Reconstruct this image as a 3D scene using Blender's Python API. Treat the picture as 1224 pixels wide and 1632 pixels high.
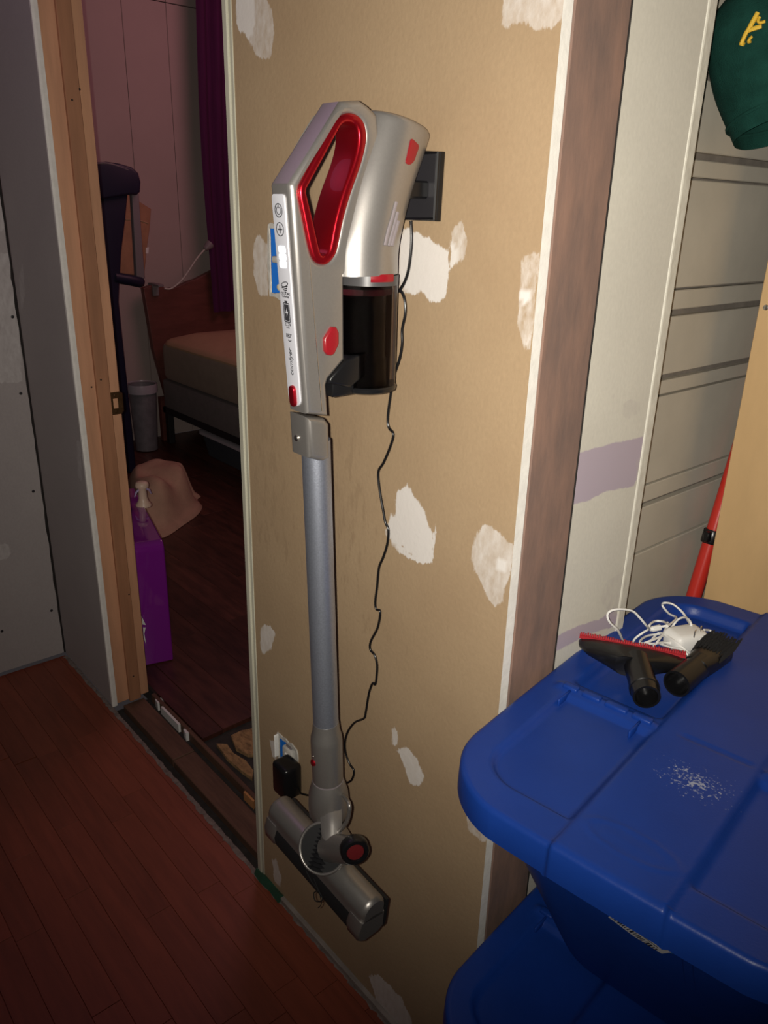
import bpy, bmesh, math, random
import numpy as np
from mathutils import Vector, Matrix
from mathutils.geometry import tessellate_polygon
from mathutils.bvhtree import BVHTree
random.seed(7)
PI = math.pi
C = bpy.context.scene.collection
for o in list(bpy.data.objects):
    bpy.data.objects.remove(o)

# ---------------------------------------------------------------- camera
F_PX = 1254.3
PITCH, ROLL, YAW = 0.36691, 0.026722, 0.718418
CAM = Vector((0.5184, -0.6490, 1.30))
cy, sy, cp, sp = math.cos(YAW), math.sin(YAW), math.cos(PITCH), math.sin(PITCH)
FW = Vector((-cy * cp, sy * cp, -sp))
_r = FW.cross(Vector((0, 0, 1))).normalized()
_u = _r.cross(FW)
RT = math.cos(ROLL) * _r + math.sin(ROLL) * _u
UP = -math.sin(ROLL) * _r + math.cos(ROLL) * _u
cd = bpy.data.cameras.new('camera')
cam = bpy.data.objects.new('camera', cd)
C.objects.link(cam)
cd.sensor_fit = 'VERTICAL'
cd.sensor_height = 36.0
cd.lens = F_PX / 1632 * 36.0
cd.clip_start = 0.02
M = Matrix((RT, UP, -FW)).transposed().to_4x4()
M.translation = CAM
cam.matrix_world = M
bpy.context.scene.camera = cam

# ---------------------------------------------------------------- light
sc = bpy.context.scene
sc.view_settings.view_transform = 'Standard'
sc.view_settings.look = 'None'
sc.view_settings.gamma = 1
sc.view_settings.use_curve_mapping = False
sc.view_settings.exposure = 0.0
w = bpy.data.worlds.new('world')
sc.world = w
w.use_nodes = True
w.node_tree.nodes['Background'].inputs[0].default_value = (1.0, 0.86, 0.90, 1)
w.node_tree.nodes['Background'].inputs[1].default_value = 0.022


def lamp(name, kind, loc, energy, color, radius, aim=None, size=None, blend=None):
    d = bpy.data.lights.new(name, kind)
    d.energy = energy
    d.color = color
    d.shadow_soft_size = radius
    o = bpy.data.objects.new(name, d)
    C.objects.link(o)
    o.location = loc
    if aim is not None:
        o.rotation_euler = (Vector(aim) - Vector(loc)).to_track_quat('-Z', 'Y').to_euler()
    if size:
        d.spot_size = size
        d.spot_blend = blend
    return o


# the phone's flash, a finger's breadth beside its lens
lamp('phone_flash', 'SPOT', CAM - RT * 0.013 + UP * 0.002, 57.0, (1.0, 0.94, 0.84), 0.003,
     aim=(-0.13, 0.0, 1.22), size=math.radians(110), blend=1.0)
# dim coloured lamps of the two rooms
lamp('hall_lamp', 'POINT', (-1.05, -0.50, 2.25), 2.6, (0.85, 0.42, 0.85), 0.4)
lamp('bedroom_lamp', 'POINT', (-2.3, 1.7, 2.35), 20.0, (1.0, 0.42, 0.50), 0.5)


# ---------------------------------------------------------------- helpers
def at(px, py, ax, val):
    """the point of the plane <ax> = val that the photograph shows at px, py (measuring aid)"""
    d = (px - 612) * RT - (py - 816) * UP + F_PX * FW
    i = 'xyz'.index(ax)
    return CAM + d * ((val - CAM[i]) / d[i])


ORIGIN = {}


def put(name, me, mat=None, parent=None, smooth=None):
    o = bpy.data.objects.new(name, me)
    C.objects.link(o)
    if mat is not None and not me.materials:
        for m in (mat if isinstance(mat, (list, tuple)) else [mat]):
            me.materials.append(m)
    if parent is not None:
        o.parent = parent
        o.location = -ORIGIN.get(parent.name, Vector((0, 0, 0)))
    ORIGIN[o.name] = Vector((0, 0, 0))
    if smooth is not None:
        shade(me, smooth)
    return o


def shade(me, ang=40):
    for p in me.polygons:
        p.use_smooth = True
    me.set_sharp_from_angle(angle=math.radians(ang))


def thing(name, label, cat, loc, group=None):
    o = bpy.data.objects.new(name, None)
    o.empty_display_size = 0.05
    C.objects.link(o)
    o.location = loc
    ORIGIN[o.name] = Vector(loc)
    o['label'] = label
    o['category'] = cat
    if group:
        o['group'] = group
    return o


def struct(name, me=None, mat=None, parent=None, label=None, cat=None, smooth=None):
    if me is None:
        o = bpy.data.objects.new(name, None)
        C.objects.link(o)
        ORIGIN[o.name] = Vector((0, 0, 0))
    else:
        o = put(name, me, mat, parent, smooth)
    o['kind'] = 'structure'
    if label:
        o['label'] = label
    if cat:
        o['category'] = cat
    return o


def from_bm(bm, name='mesh'):
    bmesh.ops.recalc_face_normals(bm, faces=bm.faces)
    me = bpy.data.meshes.new(name)
    bm.to_mesh(me)
    bm.free()
    return me


def add_box(bm, lo, hi, bev=0.0, seg=1, mat=None):
    lo, hi = Vector(lo), Vector(hi)
    r = bmesh.ops.create_cube(bm, size=1)
    vs = r['verts']
    for v in vs:
        v.co = Vector((lo[i] + (v.co[i] + 0.5) * (hi[i] - lo[i]) for i in range(3)))
    if bev > 0:
        es = {e for v in vs for e in v.link_edges}
        bmesh.ops.bevel(bm, geom=list(es), offset=bev, segments=seg, affect='EDGES', profile=0.5)


def box(lo, hi, bev=0.0, seg=1):
    bm = bmesh.new()
    add_box(bm, lo, hi, bev, seg)
    return from_bm(bm)


def add_loft(bm, rings, cap0=True, cap1=True, closed=True):
    vv = [[bm.verts.new(p) for p in r] for r in rings]
    n = len(rings[0])
    for a, b in zip(vv[:-1], vv[1:]):
        for i in range(n if closed else n - 1):
            j = (i + 1) % n
            bm.faces.new((a[i], a[j], b[j], b[i]))
    if closed and cap0:
        bm.faces.new(list(reversed(vv[0])))
    if closed and cap1:
        bm.faces.new(vv[-1])


def loft(rings, cap0=True, cap1=True, closed=True):
    bm = bmesh.new()
    add_loft(bm, rings, cap0, cap1, closed)
    return from_bm(bm)


def basis(d):
    d = Vector(d).normalized()
    a = Vector((0, 0, 1)) if abs(d.z) < 0.9 else Vector((1, 0, 0))
    u = d.cross(a).normalized()
    return u, d.cross(u).normalized(), d


def ring(c, d, r, n=24, r2=None, ref=None):
    d = Vector(d).normalized()
    if ref is not None:
        u = (Vector(ref) - d * d.dot(Vector(ref))).normalized()
        v = d.cross(u)
    else:
        u, v, d = basis(d)
    r2 = r if r2 is None else r2
    return [Vector(c) + u * (r * math.cos(2 * PI * i / n)) + v * (r2 * math.sin(2 * PI * i / n)) for i in range(n)]


def add_lathe(bm, p, d, prof, n=24, cap0=True, cap1=True):
    """rings along direction d from p; prof = [(distance, radius), ...]"""
    d = Vector(d).normalized()
    add_loft(bm, [ring(Vector(p) + d * s, d, max(r, 1e-5), n) for s, r in prof], cap0, cap1)


def lathe(p, d, prof, n=24, cap0=True, cap1=True):
    bm = bmesh.new()
    add_lathe(bm, p, d, prof, n, cap0, cap1)
    return from_bm(bm)


def catmull(pts, k=6, loop=False):
    pts = [Vector(p) for p in pts]
    out = []
    n = len(pts)
    rng = range(n if loop else n - 1)
    for i in rng:
        if loop:
            p0, p1, p2, p3 = pts[(i - 1) % n], pts[i], pts[(i + 1) % n], pts[(i + 2) % n]
        else:
            p0, p1, p2, p3 = pts[max(i - 1, 0)], pts[i], pts[i + 1], pts[min(i + 2, n - 1)]
        for j in range(k):
            t = j / k
            out.append(0.5 * ((2 * p1) + (p2 - p0) * t + (2 * p0 - 5 * p1 + 4 * p2 - p3) * t * t
                              + (3 * p1 - p0 - 3 * p2 + p3) * t ** 3))
    if not loop:
        out.append(pts[-1])
    return out


def add_tube(bm, path, r, n=8):
    path = [Vector(p) for p in path]
    rings = []
    prev = None
    for i, p in enumerate(path):
        d = (path[min(i + 1, len(path) - 1)] - path[max(i - 1, 0)]).normalized()
        if prev is None:
            u, v, _ = basis(d)
        else:
            u = prev - d * prev.dot(d)
            u = u.normalized() if u.length > 1e-6 else basis(d)[0]
            v = d.cross(u)
        prev = u
        rr = r[i] if isinstance(r, (list, tuple)) else r
        rings.append([p + u * rr * math.cos(2 * PI * k / n) + v * rr * math.sin(2 * PI * k / n) for k in range(n)])
    add_loft(bm, rings)


def tube(path, r, n=8):
    bm = bmesh.new()
    add_tube(bm, path, r, n)
    return from_bm(bm)


def offset_poly(poly, d):
    """polygon moved inward by d (mitred corners)"""
    n = len(poly)
    area = sum(poly[i][0] * poly[(i + 1) % n][1] - poly[(i + 1) % n][0] * poly[i][1] for i in range(n))
    s = 1 if area > 0 else -1
    out = []
    for i in range(n):
        p = Vector(poly[i][:2])
        a, b = Vector(poly[i - 1][:2]), Vector(poly[(i + 1) % n][:2])
        t0, t1 = (p - a), (b - p)
        if t0.length < 1e-9 or t1.length < 1e-9:
            t0 = t1 = (b - a)
        t0, t1 = t0.normalized(), t1.normalized()
        n0, n1 = Vector((-t0.y, t0.x)) * s, Vector((-t1.y, t1.x)) * s
        m = n0 + n1
        if m.length < 1e-6:
            m = n0
        m.normalize()
        out.append(p + m * (d / max(m.dot(n0), 0.5)))
    return out


def extrude2d(polys, half, bev, mtx, res=4):
    """outline(s) in 2D, later ones holes, thickened to +-half with rounded edges, moved by mtx"""
    bm = bmesh.new()
    levels = [(0.0, -half)] if bev <= 0 else [(bev * (1 - math.cos(PI / 2 * (1 - k / res))) if False else bev * (1 - math.sin(PI / 2 * k / res)),
                                               -half + bev * (1 - math.cos(PI / 2 * k / res))) for k in range(res + 1)]
    levels = levels + [(d, -z) for d, z in reversed(levels)]
    ends = [[], []]
    for hi_, poly in enumerate(polys):
        rings = []
        for d, z in levels:
            q = offset_poly(poly, d if hi_ == 0 else -d)
            rings.append([bm.verts.new((p.x, p.y, z)) for p in q])
        n = len(poly)
        for a, b in zip(rings[:-1], rings[1:]):
            for i in range(n):
                bm.faces.new((a[i], a[(i + 1) % n], b[(i + 1) % n], b[i]))
        ends[0].append(rings[0])
        ends[1].append(rings[-1])
    for e in ends:
        flat = [v for r in e for v in r]
        tris = tessellate_polygon([[v.co.copy() for v in r] for r in e])
        for t in tris:
            try:
                bm.faces.new([flat[k] for k in t])
            except ValueError:
                pass
    bmesh.ops.recalc_face_normals(bm, faces=bm.faces)
    me = bpy.data.meshes.new('outline')
    bm.to_mesh(me)
    bm.free()
    me.transform(mtx)
    return me


def text_mesh(body, size, mtx, shear=0.0, depth=0.0002):
    cu = bpy.data.curves.new('text', 'FONT')
    cu.body = body
    cu.size = size
    cu.shear = shear
    cu.align_x = 'CENTER'
    cu.align_y = 'CENTER'
    cu.extrude = depth
    o = bpy.data.objects.new('tmp_text', cu)
    C.objects.link(o)
    dg = bpy.context.evaluated_depsgraph_get()
    me = bpy.data.meshes.new_from_object(o.evaluated_get(dg))
    bpy.data.objects.remove(o)
    bpy.data.curves.remove(cu)
    me.materials.clear()
    me.transform(mtx)
    return me


def frame_mtx(o, x, y, z):
    m = Matrix((Vector(x), Vector(y), Vector(z))).transposed().to_4x4()
    m.translation = Vector(o)
    return m


YZ = Matrix(((0, 0, 1, 0), (1, 0, 0, 0), (0, 1, 0, 0), (0, 0, 0, 1)))   # 2D x,y -> world Y,Z ; depth -> X


def yz(xc):
    m = YZ.copy()
    m.translation = Vector((xc, 0, 0))
    return m


def poly_sd(P, poly):
    """signed distance (inside > 0) of points P (n,2) to polygon"""
    poly = np.array(poly, float)
    d = np.full(len(P), 1e9)
    ins = np.zeros(len(P), bool)
    n = len(poly)
    for i in range(n):
        a, b = poly[i], poly[(i + 1) % n]
        ab = b - a
        t = np.clip(((P - a) @ ab) / max(ab @ ab, 1e-12), 0, 1)
        d = np.minimum(d, np.linalg.norm(P - a - t[:, None] * ab, axis=1))
        c = ((a[1] > P[:, 1]) != (b[1] > P[:, 1]))
        with np.errstate(divide='ignore', invalid='ignore'):
            xi = (b[0] - a[0]) * (P[:, 1] - a[1]) / (b[1] - a[1]) + a[0]
        ins ^= c & (P[:, 0] < xi)
    return np.where(ins, d, -d)


# ---------------------------------------------------------------- materials
def new_mat(name):
    m = bpy.data.materials.new(name)
    m.use_nodes = True
    nt = m.node_tree
    return m, nt, nt.nodes, nt.links, nt.nodes['Principled BSDF']


def rgb(c):
    return (c[0], c[1], c[2], 1)


def mat(name, col, rough=0.5, metal=0.0, var=0.0, scale=20.0, stretch=(1, 1, 1), bump=0.0, bscale=None,
        spec=0.5, coat=0.0, trans=0.0, emit=0.0, alpha=1.0, rand=0.0, ior=1.5, col2=None):
    m, nt, N, L, b = new_mat(name)
    b.inputs['Base Color'].default_value = rgb(col)
    b.inputs['Roughness'].default_value = rough
    b.inputs['Metallic'].default_value = metal
    b.inputs['Specular IOR Level'].default_value = spec
    b.inputs['Coat Weight'].default_value = coat
    b.inputs['Transmission Weight'].default_value = trans
    b.inputs['IOR'].default_value = ior
    b.inputs['Alpha'].default_value = alpha
    if emit:
        b.inputs['Emission Color'].default_value = rgb(col)
        b.inputs['Emission Strength'].default_value = emit
    if var or bump or rand:
        tc = N.new('ShaderNodeTexCoord')
        mp = N.new('ShaderNodeMapping')
        mp.inputs['Scale'].default_value = stretch
        L.new(tc.outputs['Object'], mp.inputs['Vector'])
        nz = N.new('ShaderNodeTexNoise')
        nz.inputs['Scale'].default_value = scale
        nz.inputs['Detail'].default_value = 8
        nz.inputs['Roughness'].default_value = 0.62
        L.new(mp.outputs[0], nz.inputs['Vector'])
        if rand:
            oi = N.new('ShaderNodeObjectInfo')
            ad = N.new('ShaderNodeVectorMath')
            ad.operation = 'MULTIPLY_ADD'
            L.new(oi.outputs['Random'], ad.inputs[0])
            ad.inputs[1].default_value = (7, 7, 7)
            L.new(mp.outputs[0], ad.inputs[2])
            L.new(ad.outputs[0], nz.inputs['Vector'])
        if var or rand:
            mx = N.new('ShaderNodeMix')
            mx.data_type = 'RGBA'
            c2 = col2 or tuple(c * (1 - var) for c in col)
            mx.inputs[6].default_value = rgb(c2)
            mx.inputs[7].default_value = rgb(col)
            rp = N.new('ShaderNodeMapRange')
            rp.inputs[1].default_value = 0.32
            rp.inputs[2].default_value = 0.66
            L.new(nz.outputs[0], rp.inputs[0])
            L.new(rp.outputs[0], mx.inputs[0])
            out = mx.outputs[2]
            if rand:
                hs = N.new('ShaderNodeHueSaturation')
                mr = N.new('ShaderNodeMapRange')
                mr.inputs[3].default_value = 1 - rand
                mr.inputs[4].default_value = 1 + rand
                L.new(oi.outputs['Random'], mr.inputs[0])
                L.new(mr.outputs[0], hs.inputs['Value'])
                L.new(out, hs.inputs['Color'])
                out = hs.outputs[0]
            L.new(out, b.inputs['Base Color'])
        if bump:
            bp = N.new('ShaderNodeBump')
            bp.inputs['Strength'].default_value = bump
            bp.inputs['Distance'].default_value = 0.004
            if bscale:
                n2 = N.new('ShaderNodeTexNoise')
                n2.inputs['Scale'].default_value = bscale
                n2.inputs['Detail'].default_value = 4
                L.new(mp.outputs[0], n2.inputs['Vector'])
                L.new(n2.outputs[0], bp.inputs['Height'])
            else:
                L.new(nz.outputs[0], bp.inputs['Height'])
            L.new(bp.outputs[0], b.inputs['Normal'])
    return m


def layered(name, base, base2, bscale, layers, rough=0.85, grain=None, edge_amp=0.026, stretch=(1, 1, 0.30), spec=0.25, bumpy=0.16, bsc=120):
    """surface with coats whose outlines are stored as signed distances; layers = [(attribute, colour, streak, opacity attr)]"""
    m, nt, N, L, b = new_mat(name)
    b.inputs['Roughness'].default_value = rough
    b.inputs['Specular IOR Level'].default_value = spec
    tc = N.new('ShaderNodeTexCoord')

    def noise(scale, st=(1, 1, 1), det=8, rgh=0.6):
        mp = N.new('ShaderNodeMapping')
        mp.inputs['Scale'].default_value = st
        L.new(tc.outputs['Object'], mp.inputs[0])
        n = N.new('ShaderNodeTexNoise')
        n.inputs['Scale'].default_value = scale
        n.inputs['Detail'].default_value = det
        n.inputs['Roughness'].default_value = rgh
        L.new(mp.outputs[0], n.inputs['Vector'])
        return n.outputs[0]

    def mrange(v, a, c, lo=0.0, hi=1.0):
        r = N.new('ShaderNodeMapRange')
        for i, x in enumerate((a, c, lo, hi)):
            r.inputs[i + 1].default_value = x
        L.new(v, r.inputs[0])
        return r.outputs[0]

    def math_(op, x, y):
        k = N.new('ShaderNodeMath')
        k.operation = op
        for i, q in enumerate((x, y)):
            if isinstance(q, (int, float)):
                k.inputs[i].default_value = q
            else:
                L.new(q, k.inputs[i])
        return k.outputs[0]

    def mix(f, x, y):
        k = N.new('ShaderNodeMix')
        k.data_type = 'RGBA'
        L.new(f, k.inputs[0])
        for i, q in ((6, x), (7, y)):
            if isinstance(q, tuple):
                k.inputs[i].default_value = rgb(q)
            else:
                L.new(q, k.inputs[i])
        return k.outputs[2]

    col = mix(mrange(noise(bscale), 0.3, 0.7), base2, base)
    fine = noise(260, (1, 1, 0.6), 3)
    col = mix(mrange(fine, 0.3, 0.75, 0.0, 0.22), col, tuple(c * 0.55 for c in base))
    if grain:
        col = mix(mrange(noise(grain[0], grain[1], 6), 0.42, 0.72, 0, grain[3]), col, grain[2])
    edge = noise(70, stretch, 9, 0.72)
    for attr, color, op_attr in layers:
        a = N.new('ShaderNodeAttribute')
        a.attribute_name = attr
        sd = math_('ADD', a.outputs['Fac'], math_('MULTIPLY', math_('SUBTRACT', edge, 0.5), edge_amp))
        msk = mrange(sd, -0.0006, 0.0012)
        if op_attr:
            o = N.new('ShaderNodeAttribute')
            o.attribute_name = op_attr
            wear = mrange(noise(95, (1, 1, 0.45), 7), 0.28, 0.70, -0.75, 0.55)
            op = math_('ADD', o.outputs['Fac'], math_('MULTIPLY', wear, math_('SUBTRACT', 1.0, o.outputs['Fac'])))
            ck = N.new('ShaderNodeClamp')
            L.new(op, ck.inputs[0])
            msk = math_('MULTIPLY', msk, ck.outputs[0])
        col = mix(msk, col, color)
    L.new(col, b.inputs['Base Color'])
    bp = N.new('ShaderNodeBump')
    bp.inputs['Strength'].default_value = bumpy
    bp.inputs['Distance'].default_value = 0.003
    L.new(noise(bsc, (1, 1, 1), 5), bp.inputs['Height'])
    L.new(bp.outputs[0], b.inputs['Normal'])
    return m


M_gyp = mat('gypsum_edge', (0.82, 0.79, 0.73), 0.9, var=0.12, scale=60, bump=0.2)
M_drywall = layered('drywall_kraft', (0.415, 0.298, 0.18), (0.36, 0.25, 0.148), 5.0,
                    [('stain', (0.335, 0.235, 0.14), None), ('mud', (0.70, 0.66, 0.62), 'mud_op')])
M_grey = layered('drywall_grey', (0.44, 0.40, 0.385), (0.40, 0.36, 0.35), 4.0, [('mud', (0.60, 0.57, 0.55), 'mud_op')])
M_brown = mat('brown_board', (0.27, 0.165, 0.125), 0.85, scale=13, stretch=(2, 2, 0.55), bump=0.25, spec=0.15, var=0.4, col2=(0.165, 0.115, 0.098))
M_white_board = layered('white_board_paint', (0.68, 0.65, 0.56), (0.62, 0.59, 0.51), 7.0,
                        [('lilac', (0.45, 0.38, 0.44), None), ('chip', (0.50, 0.46, 0.42), 'chip_op')], edge_amp=0.008,
                        stretch=(1, 1, 1), rough=0.6, spec=0.4, bumpy=0.10, bsc=22)
M_siding = mat('siding_paint', (0.49, 0.455, 0.38), 0.65, var=0.12, scale=9, bump=0.12)
M_groove = mat('siding_groove', (0.20, 0.175, 0.15), 0.85, var=0.3, scale=30)
M_ply = mat('tan_plywood', (0.64, 0.42, 0.20), 0.6, var=0.18, scale=5, stretch=(2, 2, 0.6), bump=0.05)
M_jamb = mat('jamb_wood', (0.65, 0.335, 0.19), 0.55, var=0.25, scale=7, stretch=(5, 5, 0.5), bump=0.06)
M_stop = mat('stop_wood', (0.42, 0.195, 0.10), 0.55, var=0.25, scale=8, stretch=(5, 5, 0.5), bump=0.06)
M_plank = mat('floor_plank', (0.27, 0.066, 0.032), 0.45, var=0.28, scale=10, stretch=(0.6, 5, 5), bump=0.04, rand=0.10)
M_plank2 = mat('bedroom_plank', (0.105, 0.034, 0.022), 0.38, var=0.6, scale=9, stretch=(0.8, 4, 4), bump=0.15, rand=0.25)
M_sub = mat('subfloor_dark', (0.045, 0.036, 0.032), 0.95, var=0.5, scale=30, bump=0.4)
M_sill = mat('sill_wood', (0.15, 0.075, 0.045), 0.7, var=0.45, scale=11, stretch=(0.6, 6, 6), bump=0.2)
M_dust = mat('dust_grey', (0.27, 0.22, 0.19), 0.95, var=0.5, scale=60, bump=0.6)
M_osb = mat('strand_board', (0.46, 0.27, 0.12), 0.85, var=0.6, scale=45, stretch=(1, 2.4, 1), bump=0.6)
M_whiteplastic = mat('white_plastic', (0.80, 0.79, 0.76), 0.38)
M_dirtywhite = mat('dirty_white', (0.62, 0.59, 0.53), 0.7, var=0.3, scale=60, bump=0.3)
M_black = mat('black_plastic', (0.007, 0.007, 0.008), 0.28, spec=0.45)
M_blackmat = mat('black_matte', (0.008, 0.008, 0.009), 0.7)
M_silver = mat('silver_paint', (0.40, 0.38, 0.36), 0.34, metal=0.75, var=0.06, scale=400, bump=0.01, bscale=700)
M_pewter = mat('pewter_paint', (0.34, 0.32, 0.30), 0.36, metal=0.75, var=0.06, scale=400, bump=0.01, bscale=700)
M_alu = mat('wand_aluminium', (0.42, 0.45, 0.53), 0.42, metal=0.85, var=0.2, scale=500, bump=0.06, bscale=900)
M_red = mat('red_gloss', (0.50, 0.010, 0.022), 0.30, metal=0.88, coat=0.5)
M_redbtn = mat('red_button', (0.24, 0.008, 0.014), 0.3, coat=0.3)
M_panel = mat('panel_white', (0.50, 0.505, 0.55), 0.35)
M_ink = mat('panel_ink', (0.03, 0.03, 0.035), 0.5)
M_led = mat('panel_led', (0.86, 0.93, 1.0), 0.3, emit=1.3)
M_smoke = mat('smoked_clear', (0.62, 0.57, 0.55), 0.08, trans=1.0, ior=1.12)
M_steel = mat('bright_steel', (0.72, 0.70, 0.66), 0.25, metal=1.0)
M_brass = mat('antique_brass', (0.22, 0.12, 0.055), 0.35, metal=0.8, var=0.4, scale=90)
M_tote = mat('blue_tote', (0.008, 0.042, 0.255), 0.36, var=0.12, scale=14, bump=0.05, bscale=420, spec=0.28)
M_lilac = mat('lilac_plastic', (0.45, 0.38, 0.62), 0.4)
M_blue = mat('blue_box', (0.012, 0.13, 0.50), 0.45)
M_red_pole = mat('red_pole', (0.52, 0.028, 0.018), 0.3, spec=0.5)
M_green = mat('green_cotton', (0.010, 0.052, 0.040), 0.95, var=0.35, scale=40, bump=0.35, bscale=700, spec=0.1)
M_yellow = mat('gold_thread', (0.70, 0.44, 0.035), 0.6, bump=0.3, bscale=900)
M_purple = mat('purple_gloss', (0.22, 0.016, 0.27), 0.10, spec=0.6, coat=0.8)
M_cream = mat('cream_plastic', (0.72, 0.52, 0.40), 0.4)
M_wallbed = mat('bedroom_paint', (0.46, 0.36, 0.33), 0.8, var=0.06, scale=4)
M_curtain = mat('curtain_purple', (0.075, 0.004, 0.060), 0.9, var=0.3, scale=12, stretch=(8, 8, 0.4))
M_headboard = mat('headboard_wood', (0.16, 0.05, 0.038), 0.45, var=0.3, scale=7, stretch=(5, 1, 5))
M_sheet = mat('tan_sheet', (0.50, 0.32, 0.19), 0.9, var=0.1, scale=10, bump=0.1)
M_mattress = mat('mattress_side', (0.33, 0.255, 0.20), 0.9, var=0.12, scale=20, bump=0.15)
M_boxspring = mat('box_spring', (0.19, 0.16, 0.155), 0.9, var=0.15, scale=30)
M_darkmetal = mat('dark_metal', (0.02, 0.018, 0.02), 0.5)
M_navy = mat('navy_plastic', (0.012, 0.011, 0.035), 0.45)
M_greymetal = mat('grey_metal', (0.22, 0.19, 0.20), 0.5)
M_bag = mat('tan_bag', (0.47, 0.245, 0.14), 0.85, var=0.25, scale=12, bump=0.2)
M_basket = mat('basket_plastic', (0.25, 0.23, 0.25), 0.4, alpha=0.85, var=0.3, scale=20)
M_blanket = mat('tan_blanket', (0.56, 0.35, 0.24), 0.95, var=0.15, scale=18, bump=0.3, bscale=150)
M_bin = mat('clear_bin', (0.35, 0.34, 0.37), 0.25, trans=0.3)
M_binside = mat('bin_side', (0.06, 0.07, 0.085), 0.3)
M_greenbit = mat('green_strip', (0.02, 0.085, 0.05), 0.45)
M_gap = mat('shadow_gap', (0.02, 0.016, 0.014), 0.95, var=0.3, scale=40)

XL, XR = -0.5865, 0.0          # kraft drywall strip, left and right edge
XJ = -1.338                    # door jamb face
XC = -1.690                    # inside corner on the left
XF = -3.80                     # far bedroom wall
TOP = 2.45


# ---------------------------------------------------------------- structure: coated panels
def coated(name, plane, val, lo, hi, thick, res, attrs, mats, holes=(), parent=None):
    """slab whose front is a grid on <plane> = val carrying coat outlines; back and edges in the second material"""
    i0, i1 = (0, 2) if plane == 'y' else (1, 2)
    nu = max(2, int((hi[0] - lo[0]) / res) + 1)
    nv = max(2, int((hi[1] - lo[1]) / res) + 1)
    us, vs = np.linspace(lo[0], hi[0], nu), np.linspace(lo[1], hi[1], nv)
    U, V = np.meshgrid(us, vs)
    P = np.stack([U.ravel(), V.ravel()], 1)
    co = np.zeros((len(P), 3))
    co[:, i0], co[:, 2] = P[:, 0], P[:, 1]
    co[:, 'xyz'.index(plane)] = val
    faces = []
    for j in range(nv - 1):
        vm = (vs[j] + vs[j + 1]) / 2
        for i in range(nu - 1):
            um = (us[i] + us[i + 1]) / 2
            if any(a < um < b and c < vm < d for a, b, c, d in holes):
                continue
            k = j * nu + i
            f = (k, k + 1, k + nu + 1, k + nu)
            faces.append(f if plane == 'y' else f)
    nf = len(faces)
    s = 1 if plane == 'y' else -1            # the slab goes behind the face
    base = len(co)
    back = []
    for (a, b) in ((lo[0], lo[1]), (hi[0], lo[1]), (hi[0], hi[1]), (lo[0], hi[1])):
        for t in (0, thick):
            p = [0, 0, b]
            p[i0] = a
            p['xyz'.index(plane)] = val + s * t
            back.append(p)
    co = np.vstack([co, np.array(back, float)])
    q = lambda k, t: base + 2 * k + t
    for k in range(4):
        n = (k + 1) % 4
        faces.append((q(k, 0), q(k, 1), q(n, 1), q(n, 0)))
    if not holes:
        faces.append((q(0, 1), q(3, 1), q(2, 1), q(1, 1)))
    me = bpy.data.meshes.new(name)
    me.from_pydata([tuple(c) for c in co], [], faces)
    for p in me.polygons:
        p.material_index = 0 if p.index < nf else 1
    for an, vals in attrs(P).items():
        a = me.attributes.new(an, 'FLOAT', 'POINT')
        a.data.foreach_set('value', np.concatenate([vals, np.full(8, -0.05)]).astype(np.float32))
    o = struct(name, me, mats, parent)
    return o


def px_poly(pts, plane, val):
    i0 = 0 if plane == 'y' else 1
    return [(lambda p: (p[i0], p[2]))(at(x, y, plane, val)) for x, y in pts]


MUD = [  # outline in the photograph, opacity
    ([(378, -30), (376, 10), (380, 45), (398, 65), (403, 85), (418, 95), (432, 90), (437, 50), (434, 18), (415, -30)], 0.55),
    ([(377, -30), (378, 40), (392, 52), (398, 40), (396, -30)], 0.95),
    ([(802, -60), (800, 40), (815, 38), (830, 35), (860, 48), (880, 45), (900, 35), (905, -60)], 0.55),
    ([(652, 364), (675, 375), (715, 400), (718, 420), (712, 470), (700, 482), (690, 480), (664, 462), (648, 440)], 0.97),
    ([(632, 362), (660, 366), (670, 420), (668, 476), (645, 468), (630, 452)], 0.55),
    ([(715, 395), (720, 365), (733, 352), (745, 380), (738, 412), (718, 428)], 0.5),
    ([(404, 385), (412, 372), (426, 388), (428, 472), (414, 468), (404, 440)], 0.6),
    ([(835, 405), (858, 405), (856, 450), (852, 500), (845, 558), (838, 560), (822, 520), (828, 450)], 0.42),
    ([(622, 832), (630, 812), (632, 785), (650, 768), (660, 790), (676, 812), (686, 840), (692, 868), (684, 890), (662, 890), (640, 870), (628, 850)], 0.98),
    ([(614, 850), (622, 815), (640, 870), (662, 890), (688, 876), (694, 820), (696, 850), (688, 898), (672, 900), (640, 885), (622, 862)], 0.5),
    ([(760, 850), (772, 832), (790, 845), (819, 870), (815, 910), (810, 930), (800, 958), (790, 966), (778, 955), (768, 930), (755, 912), (754, 880)], 0.6),
    ([(416, 998), (430, 995), (438, 1010), (432, 1035), (420, 1045), (414, 1030)], 0.75),
    ([(625, 1162), (634, 1160), (637, 1180), (632, 1190), (626, 1185)], 0.7),
    ([(632, 1193), (650, 1191), (665, 1210), (677, 1240), (668, 1252), (655, 1252), (645, 1225)], 0.85),
    ([(743, 1285), (755, 1270), (775, 1285), (781, 1300), (777, 1340), (765, 1340), (748, 1325), (742, 1300)], 0.5),
    ([(432, 1368), (440, 1368), (448, 1400), (446, 1414), (438, 1405)], 0.7),
    ([(588, 1556), (602, 1552), (640, 1590), (657, 1625), (655, 1670), (625, 1650), (600, 1595)], 0.75),
    ([(430, 1180), (441, 1182), (441, 1212), (433, 1206)], 0.7),
    ([(833, 466), (841, 466), (843, 474), (838, 480), (832, 476)], 1.0),
    ([(795, 895), (802, 893), (806, 902), (802, 910), (795, 906)], 1.0),
    ([(760, 1297), (767, 1296), (771, 1304), (768, 1312), (761, 1308)], 1.0)]
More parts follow.
